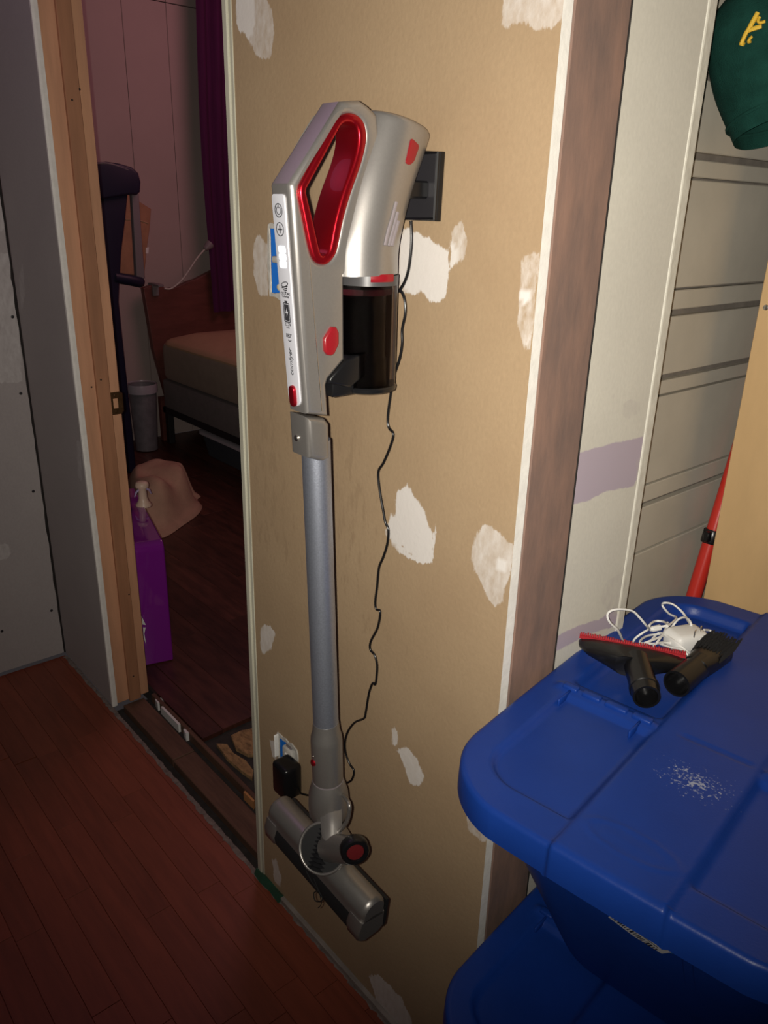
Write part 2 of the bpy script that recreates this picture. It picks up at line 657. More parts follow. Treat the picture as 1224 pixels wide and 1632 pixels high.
STAIN = [[(500, 640), (600, 650), (600, 900), (570, 960), (640, 990), (560, 1040), (530, 900)],
         [(390, 480), (450, 520), (470, 760), (480, 900), (400, 900)]]


def drywall_attrs(P):
    sd = np.full(len(P), -0.05)
    op = np.zeros(len(P))
    for pl, o in MUD:
        d = poly_sd(P, px_poly(pl, 'y', 0.0))
        op = np.where(d > (-0.0035 if o == 1.0 else -0.012), np.maximum(op, o), op)
        sd = np.maximum(sd, np.clip(d, -0.05, 0.02))
    st = np.full(len(P), -0.1)
    for pl in STAIN:
        st = np.maximum(st, poly_sd(P, px_poly(pl, 'y', 0.0)))
    return {'mud': sd, 'mud_op': op, 'stain': st * 0.03 - 0.0022}


def box_on_wall(a, b, c, d):
    p, q = at(a, c, 'y', 0), at(b, d, 'y', 0)
    return (p.x, q.x, q.z, p.z)


B1 = box_on_wall(430, 470, 362, 474)      # upper switch box hole
B1 = (B1[0], B1[0] + 0.055, B1[2], B1[3])
B2 = box_on_wall(445, 474, 1172, 1244)    # lower outlet box hole
B2 = (B2[0], B2[0] + 0.055, B2[2], B2[3])
wall = struct('wall_partition')
dry = coated('drywall_sheet', 'y', 0.0, (XL, 0.014), (XR, TOP), 0.0145, 0.005, drywall_attrs, [M_drywall, M_gyp],
             holes=[B1, B2], parent=wall)
struct('stud_core', box((XL + 0.004, 0.0150, 0.0), (-0.021, 0.104, B2[2] - 0.02)), M_sill, wall)
struct('stud_core', box((XL + 0.004, 0.0800, B2[2] - 0.02), (-0.021, 0.104, TOP)), M_sill, wall)
struct('stud', box((XL + 0.004, 0.0150, B2[2] - 0.02), (B1[0] - 0.035, 0.080, TOP)), M_sill, wall)
struct('stud', box((B2[1] + 0.02, 0.0150, B2[2] - 0.02), (-0.021, 0.080, B1[2] - 0.02)), M_sill, wall)

# vinyl edge strip of the kraft sheet beside the doorway
bm = bmesh.new()
add_box(bm, (XL - 0.003, -0.0025, 0.012), (XL + 0.009, 0.001, TOP), 0.001)
add_box(bm, (XL + 0.008, -0.0045, 0.012), (XL + 0.0125, 0.001, TOP), 0.0015)
add_box(bm, (XL + 0.012, -0.0015, 0.012), (XL + 0.020, 0.001, TOP), 0.0005)
tr = struct('trim_1', from_bm(bm), mat('edge_strip_paint', (0.55, 0.53, 0.42), 0.6, var=0.2, scale=30, stretch=(1, 1, 0.2)))

# end of the wall: brown board, white board with its bead, siding beyond
wr = struct('wall_right')
bm = bmesh.new()
add_box(bm, (-0.020, 0.0165, 0.0), (0.0004, 0.1035, TOP), 0.0015)
struct('board', from_bm(bm), M_brown, wr)


def wb_attrs(P):
    l1 = [(905, 728), (940, 716), (975, 706), (1026, 696), (1018, 745), (1012, 775), (960, 785), (940, 798), (900, 808)]
    l2 = [(880, 1016), (925, 996), (960, 985), (978, 968), (990, 985), (975, 1000), (940, 1010), (880, 1042)]
    sd = np.full(len(P), -0.05)
    for pl in (l1, l2):
        sd = np.maximum(sd, np.clip(poly_sd(P, px_poly(pl, 'x', 0.0)), -0.05, 0.02))
    ch = np.full(len(P), -0.05)
    for pl in ([(988, 645), (1006, 632), (1022, 640), (1020, 660), (1000, 672), (988, 662)],
               [(972, 622), (980, 620), (982, 640), (976, 644)],
               [(965, 925), (1000, 905), (1000, 975), (975, 985), (955, 960)],
               [(1012, 735), (1020, 722), (1022, 765), (1014, 770)]):
        ch = np.maximum(ch, np.clip(poly_sd(P, px_poly(pl, 'x', 0.0)), -0.05, 0.02))
    return {'lilac': sd, 'chip': ch - 0.002, 'chip_op': np.full(len(P), 0.35)}


coated('board', 'x', 0.0, (0.1062, 0.0), (0.241, TOP), 0.020, 0.006, wb_attrs, [M_white_board, M_gap], parent=wr)
bm = bmesh.new()
add_box(bm, (-0.020, 0.2412, 0.0), (0.0016, 0.2600, TOP), 0.0025, 2)
struct('bead', from_bm(bm), mat('bead_paint', (0.66, 0.63, 0.54), 0.6, var=0.12, scale=30, bump=0.5, bscale=45), wr)
struct('stud', box((-0.10, 0.105, 0.0), (-0.0205, 0.2590, TOP)), M_gap, wr)

# lap siding: each course a board with a drip bead above a wide recessed lap
XS = -0.070
lap = [at(x, y, 'x', XS).z for x, y in ((1147, 125), (1110, 248), (1068, 500), (1055, 603), (1022, 807))]
thin = [at(x, y, 'x', XS).z for x, y in ((1104, 284), (1080, 461), (1050, 632), (1030, 773), (1010, 885))]
struct('siding_back', box((XS - 0.03, 0.2605, 0.0), (XS - 0.012, 1.6, TOP)), M_groove, wr)
edges = sorted([(z, 0.0045) for z in lap] + [(z, 0.0016) for z in thin] + [(0.62, 0.0045), (0.30, 0.0045), (1.62, 0.0045), (1.80, 0.002), (2.02, 0.0045)])
z0 = 0.0
for z, h in edges + [(TOP + 0.01, 0.0)]:
    struct('board', box((XS - 0.0125, 0.2605, z0), (XS + random.uniform(-0.001, 0.001), 1.6, z - h), 0.0012), M_siding, wr)
    z0 = z + h

# left stretch of the hall wall, the inside corner and the left wall
def grey_attrs_a(P):
    sd = np.full(len(P), -0.05)
    for pl in ([(30, 440), (36, 420), (40, 470), (34, 500)], [(122, 700), (128, 705), (132, 770), (124, 760)]):
        sd = np.maximum(sd, np.clip(poly_sd(P, px_poly(pl, 'y', 0.0)), -0.05, 0.02))
    return {'mud': sd, 'mud_op': np.full(len(P), 0.4)}


def grey_attrs_b(P):
    sd = np.full(len(P), -0.05)
    for pl in ([(-40, 290), (8, 300), (14, 340), (8, 370), (-40, 360)], [(-40, 400), (20, 405), (26, 440), (30, 520), (36, 610), (-40, 610)],
               [(-40, 868), (12, 866), (18, 880), (10, 892), (-40, 894)]):
        sd = np.maximum(sd, np.clip(poly_sd(P, px_poly(pl, 'x', XC)), -0.05, 0.02))
    return {'mud': sd, 'mud_op': np.full(len(P), 0.5)}


wb = struct('wall_back')
coated('drywall_sheet', 'y', 0.0, (XC + 0.004, 0.006), (XJ + 0.004, TOP), 0.0125, 0.008, grey_attrs_a, [M_grey, M_gyp], parent=wb)
struct('stud', box((XC + 0.004, 0.0130, 0.0), (XJ - 0.020, 0.104, TOP)), M_sill, wb)
# ragged white cut edge of the sheet along the jamb
bm = bmesh.new()
zz = 0.004
pts = []
while zz < TOP:
    pts.append((zz, random.uniform(0.0045, 0.0085)))
    zz += random.uniform(0.02, 0.07)
rg = [[Vector((XJ + 0.0042, -0.0012, z)), Vector((XJ + 0.0052, 0.004, z)), Vector((XJ + 0.0044, 0.0128, z)),
       Vector((XJ + 0.004 - wd, 0.0128, z)), Vector((XJ + 0.004 - wd, -0.0012, z))] for z, wd in pts]
add_loft(bm, rg)
struct('cut_edge', from_bm(bm), M_gyp, wb)
wl = struct('wall_left')
coated('drywall_sheet', 'x', XC, (-1.3, 0.010), (-0.003, TOP), 0.0125, 0.01, grey_attrs_b, [M_grey, M_gyp], parent=wl)
bm = bmesh.new()
zz = 0.01
rg = []
while zz < TOP:
    wd = random.choice([0.001, 0.0015, 0.0025, 0.004])
    rg.append([Vector((XC + 0.0005, -0.0035 - wd, zz)), Vector((XC + 0.0042, -0.0004, zz)), Vector((XC + 0.0005, -0.0004, zz))])
    zz += random.uniform(0.015, 0.06)
add_loft(bm, rg)
struct('corner_crack', from_bm(bm), M_gap, wl)
for x, y in ((33, 627), (53, 783), (82, 973), (3, 1006), (20, 505)):
    p = at(x, y, 'x', XC)
    struct('screw', lathe(p - Vector((0.001, 0, 0)), (1, 0, 0), [(0, 0.0042), (0.0016, 0.0042), (0.002, 0.0025)], 10), M_darkmetal, wl)

# door jamb with its stop and strike plate
dj = struct('door_1')
bm = bmesh.new()
add_box(bm, (XJ - 0.020, 0.0135, 0.006), (XJ, 0.106, 2.10), 0.0015)
struct('jamb', from_bm(bm), M_jamb, dj)
struct('stop', box((XJ, 0.0470, 0.004), (XJ + 0.011, 0.0790, 2.10), 0.0015), M_stop, dj)
sz = at(190, 642, 'x', XJ).z
bm = bmesh.new()
add_box(bm, (XJ - 0.001, 0.0800, sz - 0.028), (XJ + 0.0018, 0.108, sz + 0.028), 0.0012)
add_box(bm, (XJ - 0.012, 0.1065, sz - 0.024), (XJ + 0.0018, 0.1125, sz + 0.024), 0.0018)
sp_ = struct('strike_plate', from_bm(bm), M_brass, dj)
put('latch_hole', box((XJ + 0.0012, 0.0865, sz - 0.012), (XJ + 0.0024, 0.0985, sz + 0.012), 0.0005), M_jamb, sp_)
for s in (-1, 1):
    put('screw', lathe((XJ + 0.0016, 0.092, sz + s * 0.020), (1, 0, 0), [(0, 0.0036), (0.001, 0.003), (0.0014, 0.001)], 12), M_brass, sp_)
for x, y in ((146, 617), (158, 604), (124, 143), (112, 160), (203, 945), (210, 1075)):
    p = at(x, y, 'x', XJ + 0.0005)
    xx = XJ + (0.011 if 0.047 < p.y < 0.079 else 0.0)
    put('nail_hole', lathe((xx - 0.0004, p.y, p.z), (1, 0, 0), [(0, 0.0024), (0.001, 0.0022)], 8), M_gap, dj)

# ---------------------------------------------------------------- floors
fl = struct('floor', box((XC, -1.3, -0.05), (1.2, -0.002, -0.0135)), M_sub)
PW = 0.0525
pl_cache = {}


def plank(length, width, th, m, key):
    k = (key, round(length, 2), round(width, 4))
    if k not in pl_cache:
        me = box((0, 0, -th), (round(length, 2) - 0.0008, width - 0.0005, 0), 0.0005)
        me.materials.append(m)
        pl_cache[k] = me
    return pl_cache[k]


def lay(parent, x0, x1, rows, width, m, key, lens, th=0.013, zj=0.0004):
    for y in rows:
        x = x0 - random.uniform(0.0, 0.25)
        while x < x1:
            ln = random.choice(lens)
            a, b = max(x, x0), min(x + ln, x1)
            if b - a > 0.03:
                o = bpy.data.objects.new('plank', plank(b - a, width, th, m, key))
                C.objects.link(o)
                o.parent = parent
                o.location = (a, y, random.uniform(-zj, zj * 0.3))
                o['kind'] = 'structure'
            x += ln


rows = [-0.178 + PW * k for k in range(-18, 3)]
lay(fl, XC + 0.001, 0.55, rows, PW, M_plank, 'hall', (0.28, 0.36, 0.44, 0.52, 0.62))
struct('floor_base', box((0.003, -0.002, -0.05), (1.2, 1.4, -0.0135)), M_sub, fl)
lay(fl, 0.003, 0.75, [-0.178 + PW * k for k in range(3, 16)], PW, M_plank, 'hall', (0.28, 0.36, 0.44, 0.52, 0.62))
# narrow last row against the wall
lay(fl, XC + 0.001, 0.0, [-0.178 + 3 * PW], 0.0180, M_plank, 'edge', (0.5, 0.7))
# dusty ragged edge of the hall floor along the wall line
bm = bmesh.new()
rg = []
x = XC + 0.01
while x < 0.0:
    a, b = random.uniform(0.004, 0.0075), random.uniform(0.003, 0.006)
    rg.append([Vector((x, -0.0015 - a * 1.5, 0.0004)), Vector((x, -0.003, 0.0016)), Vector((x, b - 0.0035 if x < XL else -0.0012, 0.0010)),
               Vector((x, b - 0.0035 if x < XL else -0.0012, -0.014))])
    x += random.choice((0.003, 0.005, 0.009, 0.016, 0.022))
add_loft(bm, rg)
struct('dust_line', from_bm(bm), M_dust, fl, smooth=60)
# baseboard-height grey strip and green strip under the kraft sheet
bm = bmesh.new()
add_box(bm, (-0.50, -0.0075, 0.002), (0.0, 0.003, 0.0135), 0.0015)
struct('baseboard_partition', from_bm(bm), mat('grey_strip', (0.33, 0.29, 0.25), 0.8, var=0.4, scale=40, stretch=(0.4, 1, 1)))
gp = [at(x, y, 'z', 0.010) for x, y in ((412, 1385), (424, 1397), (436, 1413), (449, 1432))]
bm = bmesh.new()
add_loft(bm, [[Vector((p.x, -0.011 - 0.003 * (k % 2), 0.004)), Vector((p.x, -0.006, 0.016 + 0.004 * (k % 2))),
               Vector((p.x, 0.002, 0.0135)), Vector((p.x, 0.002, 0.003))] for k, p in enumerate(gp)])
struct('trim_2', from_bm(bm), M_greenbit, None)

# doorway: subfloor, bare sill board, dark gaps, white shims
th = struct('threshold')
th['kind'] = 'structure'
struct('subfloor', box((XJ - 0.02, 0.001, -0.06), (XL + 0.02, 0.137, -0.030)), M_sub, th)
xs = XJ
for ln in (0.30, 0.46):
    struct('sill_board', box((xs, 0.030, -0.0295), (min(xs + ln - 0.002, XL + 0.01), 0.090, -0.0055 - 0.0015 * (ln > 0.4)), 0.0015), M_sill, th)
    xs += ln
struct('sill_strip', box((XJ, 0.112, -0.0295), (XL + 0.01, 0.124, -0.003), 0.0015), M_sill, th)
def on_floor(x, y, z=-0.012):
    return at(x, y, 'z', z)
for quad in (((247, 1114), (257, 1112), (261, 1118), (251, 1121)), ((256, 1126), (266, 1125), (294, 1152), (284, 1155)),
             ((292, 1162), (303, 1160), (306, 1166), (296, 1169))):
    pts2 = [on_floor(*q, z=-0.004) for q in quad]
    bm = bmesh.new()
    add_loft(bm, [[Vector((p.x, p.y, -0.029)) for p in pts2], [Vector((p.x, p.y, -0.004)) for p in pts2]])
    struct('shim', from_bm(bm), M_whiteplastic, th)
pts2 = [on_floor(*q, z=-0.006) for q in ((388, 1262), (395, 1257), (409, 1270), (404, 1278))]
bm = bmesh.new()
add_loft(bm, [[Vector((p.x, p.y, -0.029)) for p in pts2], [Vector((p.x, p.y, -0.006)) for p in pts2]])
struct('wood_chip', from_bm(bm), mat('fresh_wood', (0.55, 0.25, 0.09), 0.8), th)
# bedroom floor
bf = struct('floor_bedroom', box((XF, 0.126, -0.06), (XL + 0.6, 3.2, -0.0135)), M_sub)
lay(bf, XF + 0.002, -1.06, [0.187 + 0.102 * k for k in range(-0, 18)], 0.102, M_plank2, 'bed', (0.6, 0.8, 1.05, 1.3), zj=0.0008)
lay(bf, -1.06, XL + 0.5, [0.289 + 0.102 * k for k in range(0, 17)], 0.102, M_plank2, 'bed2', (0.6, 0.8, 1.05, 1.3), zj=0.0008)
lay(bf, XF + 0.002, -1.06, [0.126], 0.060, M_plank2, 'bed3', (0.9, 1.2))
for poly_ in (((368, 1172), (385, 1164), (405, 1160), (420, 1172), (420, 1202), (395, 1202), (376, 1192)),
              ((345, 1185), (362, 1186), (372, 1200), (392, 1212), (404, 1228), (402, 1240), (385, 1228), (362, 1208))):
    pp = [at(x, y, 'z', -0.004) for x, y in poly_]
    bm = bmesh.new()
    add_loft(bm, [[Vector((p.x, p.y, -0.0134)) for p in pp], [Vector((p.x, p.y, -0.004)) for p in pp]])
    struct('strand_board', from_bm(bm), M_osb, bf)

# bedroom far wall in tall panels
wf = struct('wall_far', box((XF - 0.05, -0.2, 0.0), (XF - 0.008, 3.4, 2.6)), M_gap)
s1 = at(203, 130, 'x', XF).y
s2 = at(270, 100, 'x', XF).y
dw = s2 - s1
ys = [s1 + dw * k for k in range(-3, 8)]
ztop = at(280, 7, 'x', XF).z
for a, b in zip(ys[:-1], ys[1:]):
    struct('wall_panel', box((XF - 0.0085, a + 0.0012, 0.0), (XF, b - 0.0012, ztop - 0.002), 0.0012), M_wallbed, wf)
    struct('wall_panel', box((XF - 0.0085, a + 0.0012, ztop + 0.002), (XF, b - 0.0012, 2.6), 0.0012), M_wallbed, wf)
struct('wall_bedroom', box((XF, 3.1, 0.0), (0.2, 3.15, 2.6)), M_wallbed)

# ================================================================ THINGS
# ---------------------------------------------------------------- stick vacuum
VX, HW = -0.165, 0.018
SN = lambda x, y: (lambda p: (p.y, p.z))(at(x, y, 'x', VX + HW))
SC = lambda x, y: (lambda p: (p.y, p.z))(at(x, y, 'x', VX))
vac = thing('stick_vacuum', 'silver cordless stick vacuum with red handle loop hanging on the brown drywall', 'vacuum cleaner', (VX, -0.13, 0.40))
front = [SN(545, 161), SN(463.5, 291), SN(462, 296), SN(463, 304), SN(490, 661)]
back = [SN(525, 664), SN(522, 614), SN(525, 605), SN(551, 574), SN(550, 440), SN(575, 430), SN(590, 330), SN(610, 235), SN(603, 182), SN(588, 168), SN(575, 159)]
outline = front + back
rim = [(556, 181), (572, 187), (581, 203), (582, 228), (574, 262), (558, 308), (546, 350), (540, 380), (534, 404), (522, 419), (510, 420),
       (500, 412), (493, 390), (484, 345), (478, 314), (478, 299), (483, 287), (505, 247), (530, 204), (541, 188)]
rim3 = catmull([Vector((*SN(x, y), 0)) for x, y in rim], 4, True)
rim2 = [(p.x, p.y) for p in rim3]


def inset(poly, d):
    n = len(poly)
    out = []
    area = sum(poly[i][0] * poly[(i + 1) % n][1] - poly[(i + 1) % n][0] * poly[i][1] for i in range(n))
    s = 1 if area > 0 else -1
    for i in range(n):
        a, b = Vector(poly[i - 1]), Vector(poly[(i + 1) % n])
        t = (b - a).normalized()
        nrm = Vector((-t.y, t.x)) * s
        dd = d(poly[i]) if callable(d) else d
        out.append(tuple(Vector(poly[i]) + nrm * dd))
    return out


put('main_body', extrude2d([outline, inset(rim2, 0.001)], HW, 0.0062, yz(VX), 6), M_silver, vac, 40)
ycen = sum(p[0] for p in rim2) / len(rim2)
grip_w = lambda p: 0.0075
rin = [(553, 195), (564, 198), (570, 212), (569, 234), (561, 264), (545, 308), (533, 352), (527, 384), (523, 400), (516, 407), (511, 404), (507, 390),
       (498, 350), (489, 313), (488, 303), (492, 294), (514, 254), (537, 211), (545, 199)]
rin2 = [(p.x, p.y) for p in catmull([Vector((*SN(x, y), 0)) for x, y in rin], 4, True)]
ringm = extrude2d([inset(rim2, -0.0008), rin2], HW + 0.0020, 0.0030, yz(VX), 5)
put('handle_grip', ringm, M_red, vac, 50)
# motor housing: a curved barrel behind the handle
LR = [((516, 440), (631, 432)), ((518, 395), (633, 392)), ((529, 343), (642, 347)), ((543, 286), (656, 297)), ((560, 232), (671, 253)), ((578, 178), (680, 227))]
rings = []
for k, (l, r) in enumerate(LR):
    l, r = Vector(SC(*l)), Vector(SC(*r))
    c = (l + r) / 2
    wd = 0.0345 - 0.0008 * k
    H = (r - l).length / 2
    h = (r - l).normalized() * math.sqrt(H * H - (0.732 * wd) ** 2)
    n = 48
    pr = []
    for i in range(n):
        a = 2 * PI * i / n
        ca, sa = math.cos(a), math.sin(a)
        q = c + h * ca
        pr.append(Vector((VX + wd * sa, q.x, q.y)))
    rings.append(pr)
dense = []
for i in range(len(rings[0])):
    dense.append(catmull([rg_[i] for rg_ in rings], 5))
rings = [[dense[i][j] for i in range(len(dense))] for j in range(len(dense[0]))]
top = rings[-1]
ct = sum(top, Vector()) / len(top)
upv = (Vector((0, SC(578, 178)[0], SC(578, 178)[1])) - Vector((0, SC(680, 227)[0], SC(680, 227)[1]))).cross(Vector((1, 0, 0))).normalized()
if upv.z < 0:
    upv = -upv
rings += [[ct + (p - ct) * s + upv * h for p in top] for s, h in ((0.985, 0.002), (0.94, 0.004), (0.8, 0.0055), (0.5, 0.006))]
mh = put('motor_housing', loft(rings), M_silver, vac, 45)
MH_TREE = BVHTree.FromPolygons([v.co for v in mh.data.vertices], [tuple(p.vertices) for p in mh.data.polygons])


def on_housing(x, y, lift=0.0):
    d = ((x - 612) * RT - (y - 816) * UP + F_PX * FW).normalized()
    loc, nrm, _, _ = MH_TREE.ray_cast(CAM, d)
    if loc is None:
        return None
    if nrm.dot(d) > 0:
        nrm = -nrm
    return loc + nrm * lift


def inlay(pts, lift=0.0012):
    c = Vector((sum(p[0] for p in pts) / len(pts), sum(p[1] for p in pts) / len(pts)))
    fine = catmull([Vector((x, y, 0)) for x, y in pts], 4, True)
    bm = bmesh.new()
    rr_ = []
    for k, h in ((1.0, -0.001), (0.97, lift * 0.8), (0.88, lift), (0.6, lift), (0.25, lift)):
        q = [on_housing(c.x + (p.x - c.x) * k, c.y + (p.y - c.y) * k, h) for p in fine]
        rr_.append([v or q[0] for v in q])
    add_loft(bm, rr_, False, True)
    return from_bm(bm)


# red window on the housing and three exhaust slats
XM = VX + 0.033
TW = lambda pts, x: [(lambda p: (p.y, p.z))(at(a, b, 'x', x)) for a, b in pts]
put('rear_button', inlay([(655, 221), (662, 226), (667, 233), (663, 246), (659, 257), (652, 263), (646, 259), (648, 249), (651, 235)]), M_redbtn, vac, 50)
for pts_ in (((634, 322), (628, 345), (621, 368), (616, 391)), ((636, 338), (631, 358), (626, 376), (622, 392)), ((637, 352), (633, 368), (629, 382), (627, 392))):
    pp = [on_housing(x - 3, y, 0.0006) for x, y in pts_]
    pp = [p for p in pp if p is not None]
    if len(pp) > 1:
        put('vent_slat', tube(catmull(pp, 4), 0.0018, 6), M_greymetal, vac, 40)
# dust cup
cr = 0.0335
cyc = SC(629, 520)[0] - cr * 1.24
zt, zb = SC(585, 437)[1], SC(580, 618)[1]
shell = lathe((VX, cyc, zb), (0, 0, 1), [(0.004, cr), (zt - zb, cr)], 40, False, False)
bm = bmesh.new()
bm.from_mesh(shell)
add_lathe(bm, (VX, cyc, zb), (0, 0, 1), [(0.004, cr - 0.002), (zt - zb, cr - 0.002)], 40, False, False)
bm.to_mesh(shell)
bm.free()
cup = put('dust_cup', shell, M_smoke, vac, 40)
put('filter_core', lathe((VX - 0.0, cyc - 0.006, zb + 0.004), (0, 0, 1), [(0, 0.024), (0.030, 0.0235), (0.034, 0.022), (zt - zb - 0.022, 0.022), (zt - zb - 0.02, 0.027), (zt - zb - 0.002, 0.027)], 32), M_black, cup, 40)
put('filter_band', lathe((VX, cyc - 0.006, zt - 0.020), (0, 0, 1), [(0, 0.0275), (0.006, 0.0275)], 32), mat('dim_red_band', (0.09, 0.012, 0.02), 0.4), cup, 40)
put('cup_collar', lathe((VX, cyc, zt - 0.010), (0, 0, 1), [(0, cr + 0.0003), (0.0105, cr + 0.0003)], 40), mat('collar_grey', (0.06, 0.058, 0.06), 0.35), cup, 40)
put('cup_lid', lathe((VX, cyc, zb - 0.002), (0, 0, 1), [(0, cr - 0.004), (0.002, cr + 0.0006), (0.006, cr + 0.0012), (0.0075, cr)], 40), M_black, cup, 40)
h0, h1 = at(527, 606, 'x', VX + 0.012), at(560, 612, 'x', VX + 0.012)
put('lid_hinge', box((VX - 0.014, h0.y, zb - 0.002), (VX + 0.015, cyc, zb + 0.014), 0.003, 2), M_black, cup, 40)
wedge = TW([(552, 576), (527, 604), (527, 612), (560, 618), (585, 600), (585, 560)], VX + 0.0215)
put('cup_foot', extrude2d([wedge], 0.0205, 0.003, yz(VX)), M_black, cup, 40)
arc = [math.radians(a) for a in range(-34, 13, 4)]
z_a, z_b = zt - 0.0055, zt + 0.0025
put('cup_latch', loft([[Vector((VX + q * math.cos(a), cyc + q * math.sin(a), z)) for q, z in ((cr - 0.001, z_a), (cr + 0.0022, z_a), (cr + 0.0030, z_a + 0.001), (cr + 0.0030, z_b - 0.001), (cr + 0.0022, z_b), (cr - 0.001, z_b))] for a in arc]), M_redbtn, cup, 40)
# red side button and seam line
put('side_button', extrude2d([TW([(529, 521), (536, 521), (540, 530), (540, 548), (533, 564), (528, 567), (522, 566), (518, 560), (517, 540)], VX + HW + 0.003)], 0.004, 0.0018, yz(VX + HW)), M_redbtn, vac, 40)
pa, pb = at(493, 415, 'x', VX + HW), at(513, 655, 'x', VX + HW)
put('seam_line', tube([pa, (pa + pb) / 2, pb], 0.0005, 5), M_steel, vac)

# control panel on the front face
PX = VX - 0.0022
ft, fb = Vector((PX, *SN(463.3, 309))), Vector((PX, *SN(489.3, 652)))
T = (fb - ft).normalized()
LEN = (fb - ft).length
AX = Vector((1, 0, 0))
NF = T.cross(AX).normalized()
if NF.y > 0:
    NF = -NF
UPP = -T
ft = ft + NF * 0.0006


def onp(s, u, h=0.0):
    return ft + T * s + AX * u + NF * h


def pm(s, u, h=0.0, rot=0.0):
    x = AX * math.cos(rot) + UPP * math.sin(rot)
    y = -AX * math.sin(rot) + UPP * math.cos(rot)
    return frame_mtx(onp(s, u, h), x, y, NF)


PWD = 0.0108
def rrect(wd, l0, l1, r0, r1, n=6):
    out = []
    for cx, cyy, r, a0 in ((wd - r1, l1 - r1, r1, 0), (-wd + r1, l1 - r1, r1, 90), (-wd + r0, l0 + r0, r0, 180), (wd - r0, l0 + r0, r0, 270)):
        for i in range(n + 1):
            a = math.radians(a0 + 90 * i / n)
            out.append((cx + r * math.cos(a), cyy + r * math.sin(a)))
    return out


panel = put('control_panel', extrude2d([rrect(PWD, -LEN, 0.0, 0.009, 0.004)], 0.0012, 0.0005, pm(0, 0)), M_panel, vac, 40)
HP = 0.0013


def px_s(py):
    """how far along the panel a row of the photograph lies"""
    return (at(446.5 + (py - 304) * 0.0766, py, 'x', PX) - ft).dot(T)


def ring_icon(s, r, wd):
    outer = [(r * math.cos(2 * PI * i / 24), r * math.sin(2 * PI * i / 24)) for i in range(24)]
    inner = [((r - wd) * math.cos(2 * PI * i / 24), (r - wd) * math.sin(2 * PI * i / 24)) for i in range(24)]
    return extrude2d([outer, inner], 0.0002, 0.0, pm(s, 0, HP))


def join(name, meshes, m, parent):
    bm = bmesh.new()
    for me in meshes:
        bm.from_mesh(me)
    me = bpy.data.meshes.new(name)
    bm.to_mesh(me)
    bm.free()
    return put(name, me, m, parent)


def bar(s, u, wd, ht, rot=0.0):
    return extrude2d([[(-wd / 2, -ht / 2), (wd / 2, -ht / 2), (wd / 2, ht / 2), (-wd / 2, ht / 2)]], 0.0002, 0.0, pm(s, u, HP, rot))


def arc_pts(r, a0, a1, wd, n=16):
    o_ = [(r * math.cos(math.radians(a0 + (a1 - a0) * i / n)), r * math.sin(math.radians(a0 + (a1 - a0) * i / n))) for i in range(n + 1)]
    i_ = [((r - wd) * math.cos(math.radians(a1 - (a1 - a0) * i / n)), (r - wd) * math.sin(math.radians(a1 - (a1 - a0) * i / n))) for i in range(n + 1)]
    return o_ + i_


s = px_s(335)
join('power_icon', [ring_icon(s, 0.0066, 0.0009), extrude2d([arc_pts(0.0040, 120, 420, 0.0008)], 0.0002, 0, pm(s, 0, HP)), bar(s - 0.0036, 0, 0.0009, 0.0036)], M_ink, panel)
s = px_s(365)
join('plus_icon', [ring_icon(s, 0.0066, 0.0008), bar(s, 0, 0.0075, 0.0012), bar(s, 0, 0.0012, 0.0075)], M_ink, panel)
for py in (397, 409, 421):
    put('charge_light', extrude2d([rrect(0.0058, -0.0032, 0.0032, 0.0016, 0.0016, 3)], 0.0004, 0.0, pm(px_s(py), 0.0006, HP)), M_led, panel)
s = px_s(455)
cone = [extrude2d([[(0.0064 * math.cos(2 * PI * i / 20), 0.0025 * math.sin(2 * PI * i / 20)) for i in range(20)],
                   [(0.0054 * math.cos(2 * PI * i / 20), 0.0017 * math.sin(2 * PI * i / 20)) for i in range(20)]], 0.0002, 0, pm(s - 0.0015, 0, HP, 0.22))]
for k, (wd, off) in enumerate(((0.0104, 0.0010), (0.0076, 0.0028), (0.0050, 0.0045), (0.0022, 0.0062))):
    cone.append(bar(s + off, 0.0003 * k, wd, 0.0012, 0.22))
join('cyclone_icon', cone, M_ink, panel)
put('lettering', text_mesh('CYCLONE', 0.0036, pm(px_s(467.5), 0, HP)), M_ink, panel)
put('lettering', text_mesh('Technology', 0.0027, pm(px_s(472), 0, HP)), M_ink, panel)
s = px_s(497.5)
hh, ww = 0.0098, 0.0054
bolt = [(0.0008, 0.0058), (-0.0025, -0.0008), (-0.0003, -0.0008), (-0.0010, -0.0058), (0.0025, 0.0011), (0.0004, 0.0011)]
body_o = rrect(ww, -hh, hh, 0.0013, 0.0013, 3)
join('battery_icon', [extrude2d([body_o, rrect(ww - 0.0009, -hh + 0.0009, hh - 0.0009, 0.0009, 0.0009, 3)], 0.0002, 0, pm(s, 0, HP)),
                      extrude2d([rrect(ww - 0.0017, -hh + 0.0017, hh - 0.0017, 0.0005, 0.0005, 3), bolt], 0.0002, 0, pm(s, 0, HP)),
                      bar(s - hh - 0.0010, 0, 0.0045, 0.0018)], M_ink, panel)
put('lettering', text_mesh('22.2V', 0.0046, pm(px_s(516.5), 0, HP)), M_ink, panel)
put('lettering', text_mesh('Li-ion', 0.0024, pm(px_s(521.5), 0, HP)), M_ink, panel)
put('lettering', text_mesh('180°', 0.0058, pm(px_s(534.5), 0, HP)), M_ink, panel)
put('swivel_icon', extrude2d([arc_pts(0.0036, 215, 325, 0.0009)], 0.0002, 0, pm(px_s(538), 0.0012, HP)), M_ink, panel)
put('lettering', text_mesh('comfyer', 0.0086, pm(px_s(576), 0.0002, HP, PI / 2), 0.18, 0.00022), M_ink, panel)
s = px_s(630)
put('release_button', extrude2d([rrect(0.0052, -0.0115, 0.0115, 0.0050, 0.0050)], 0.0036, 0.002, pm(s, 0.0, HP)), M_red, panel, 40)

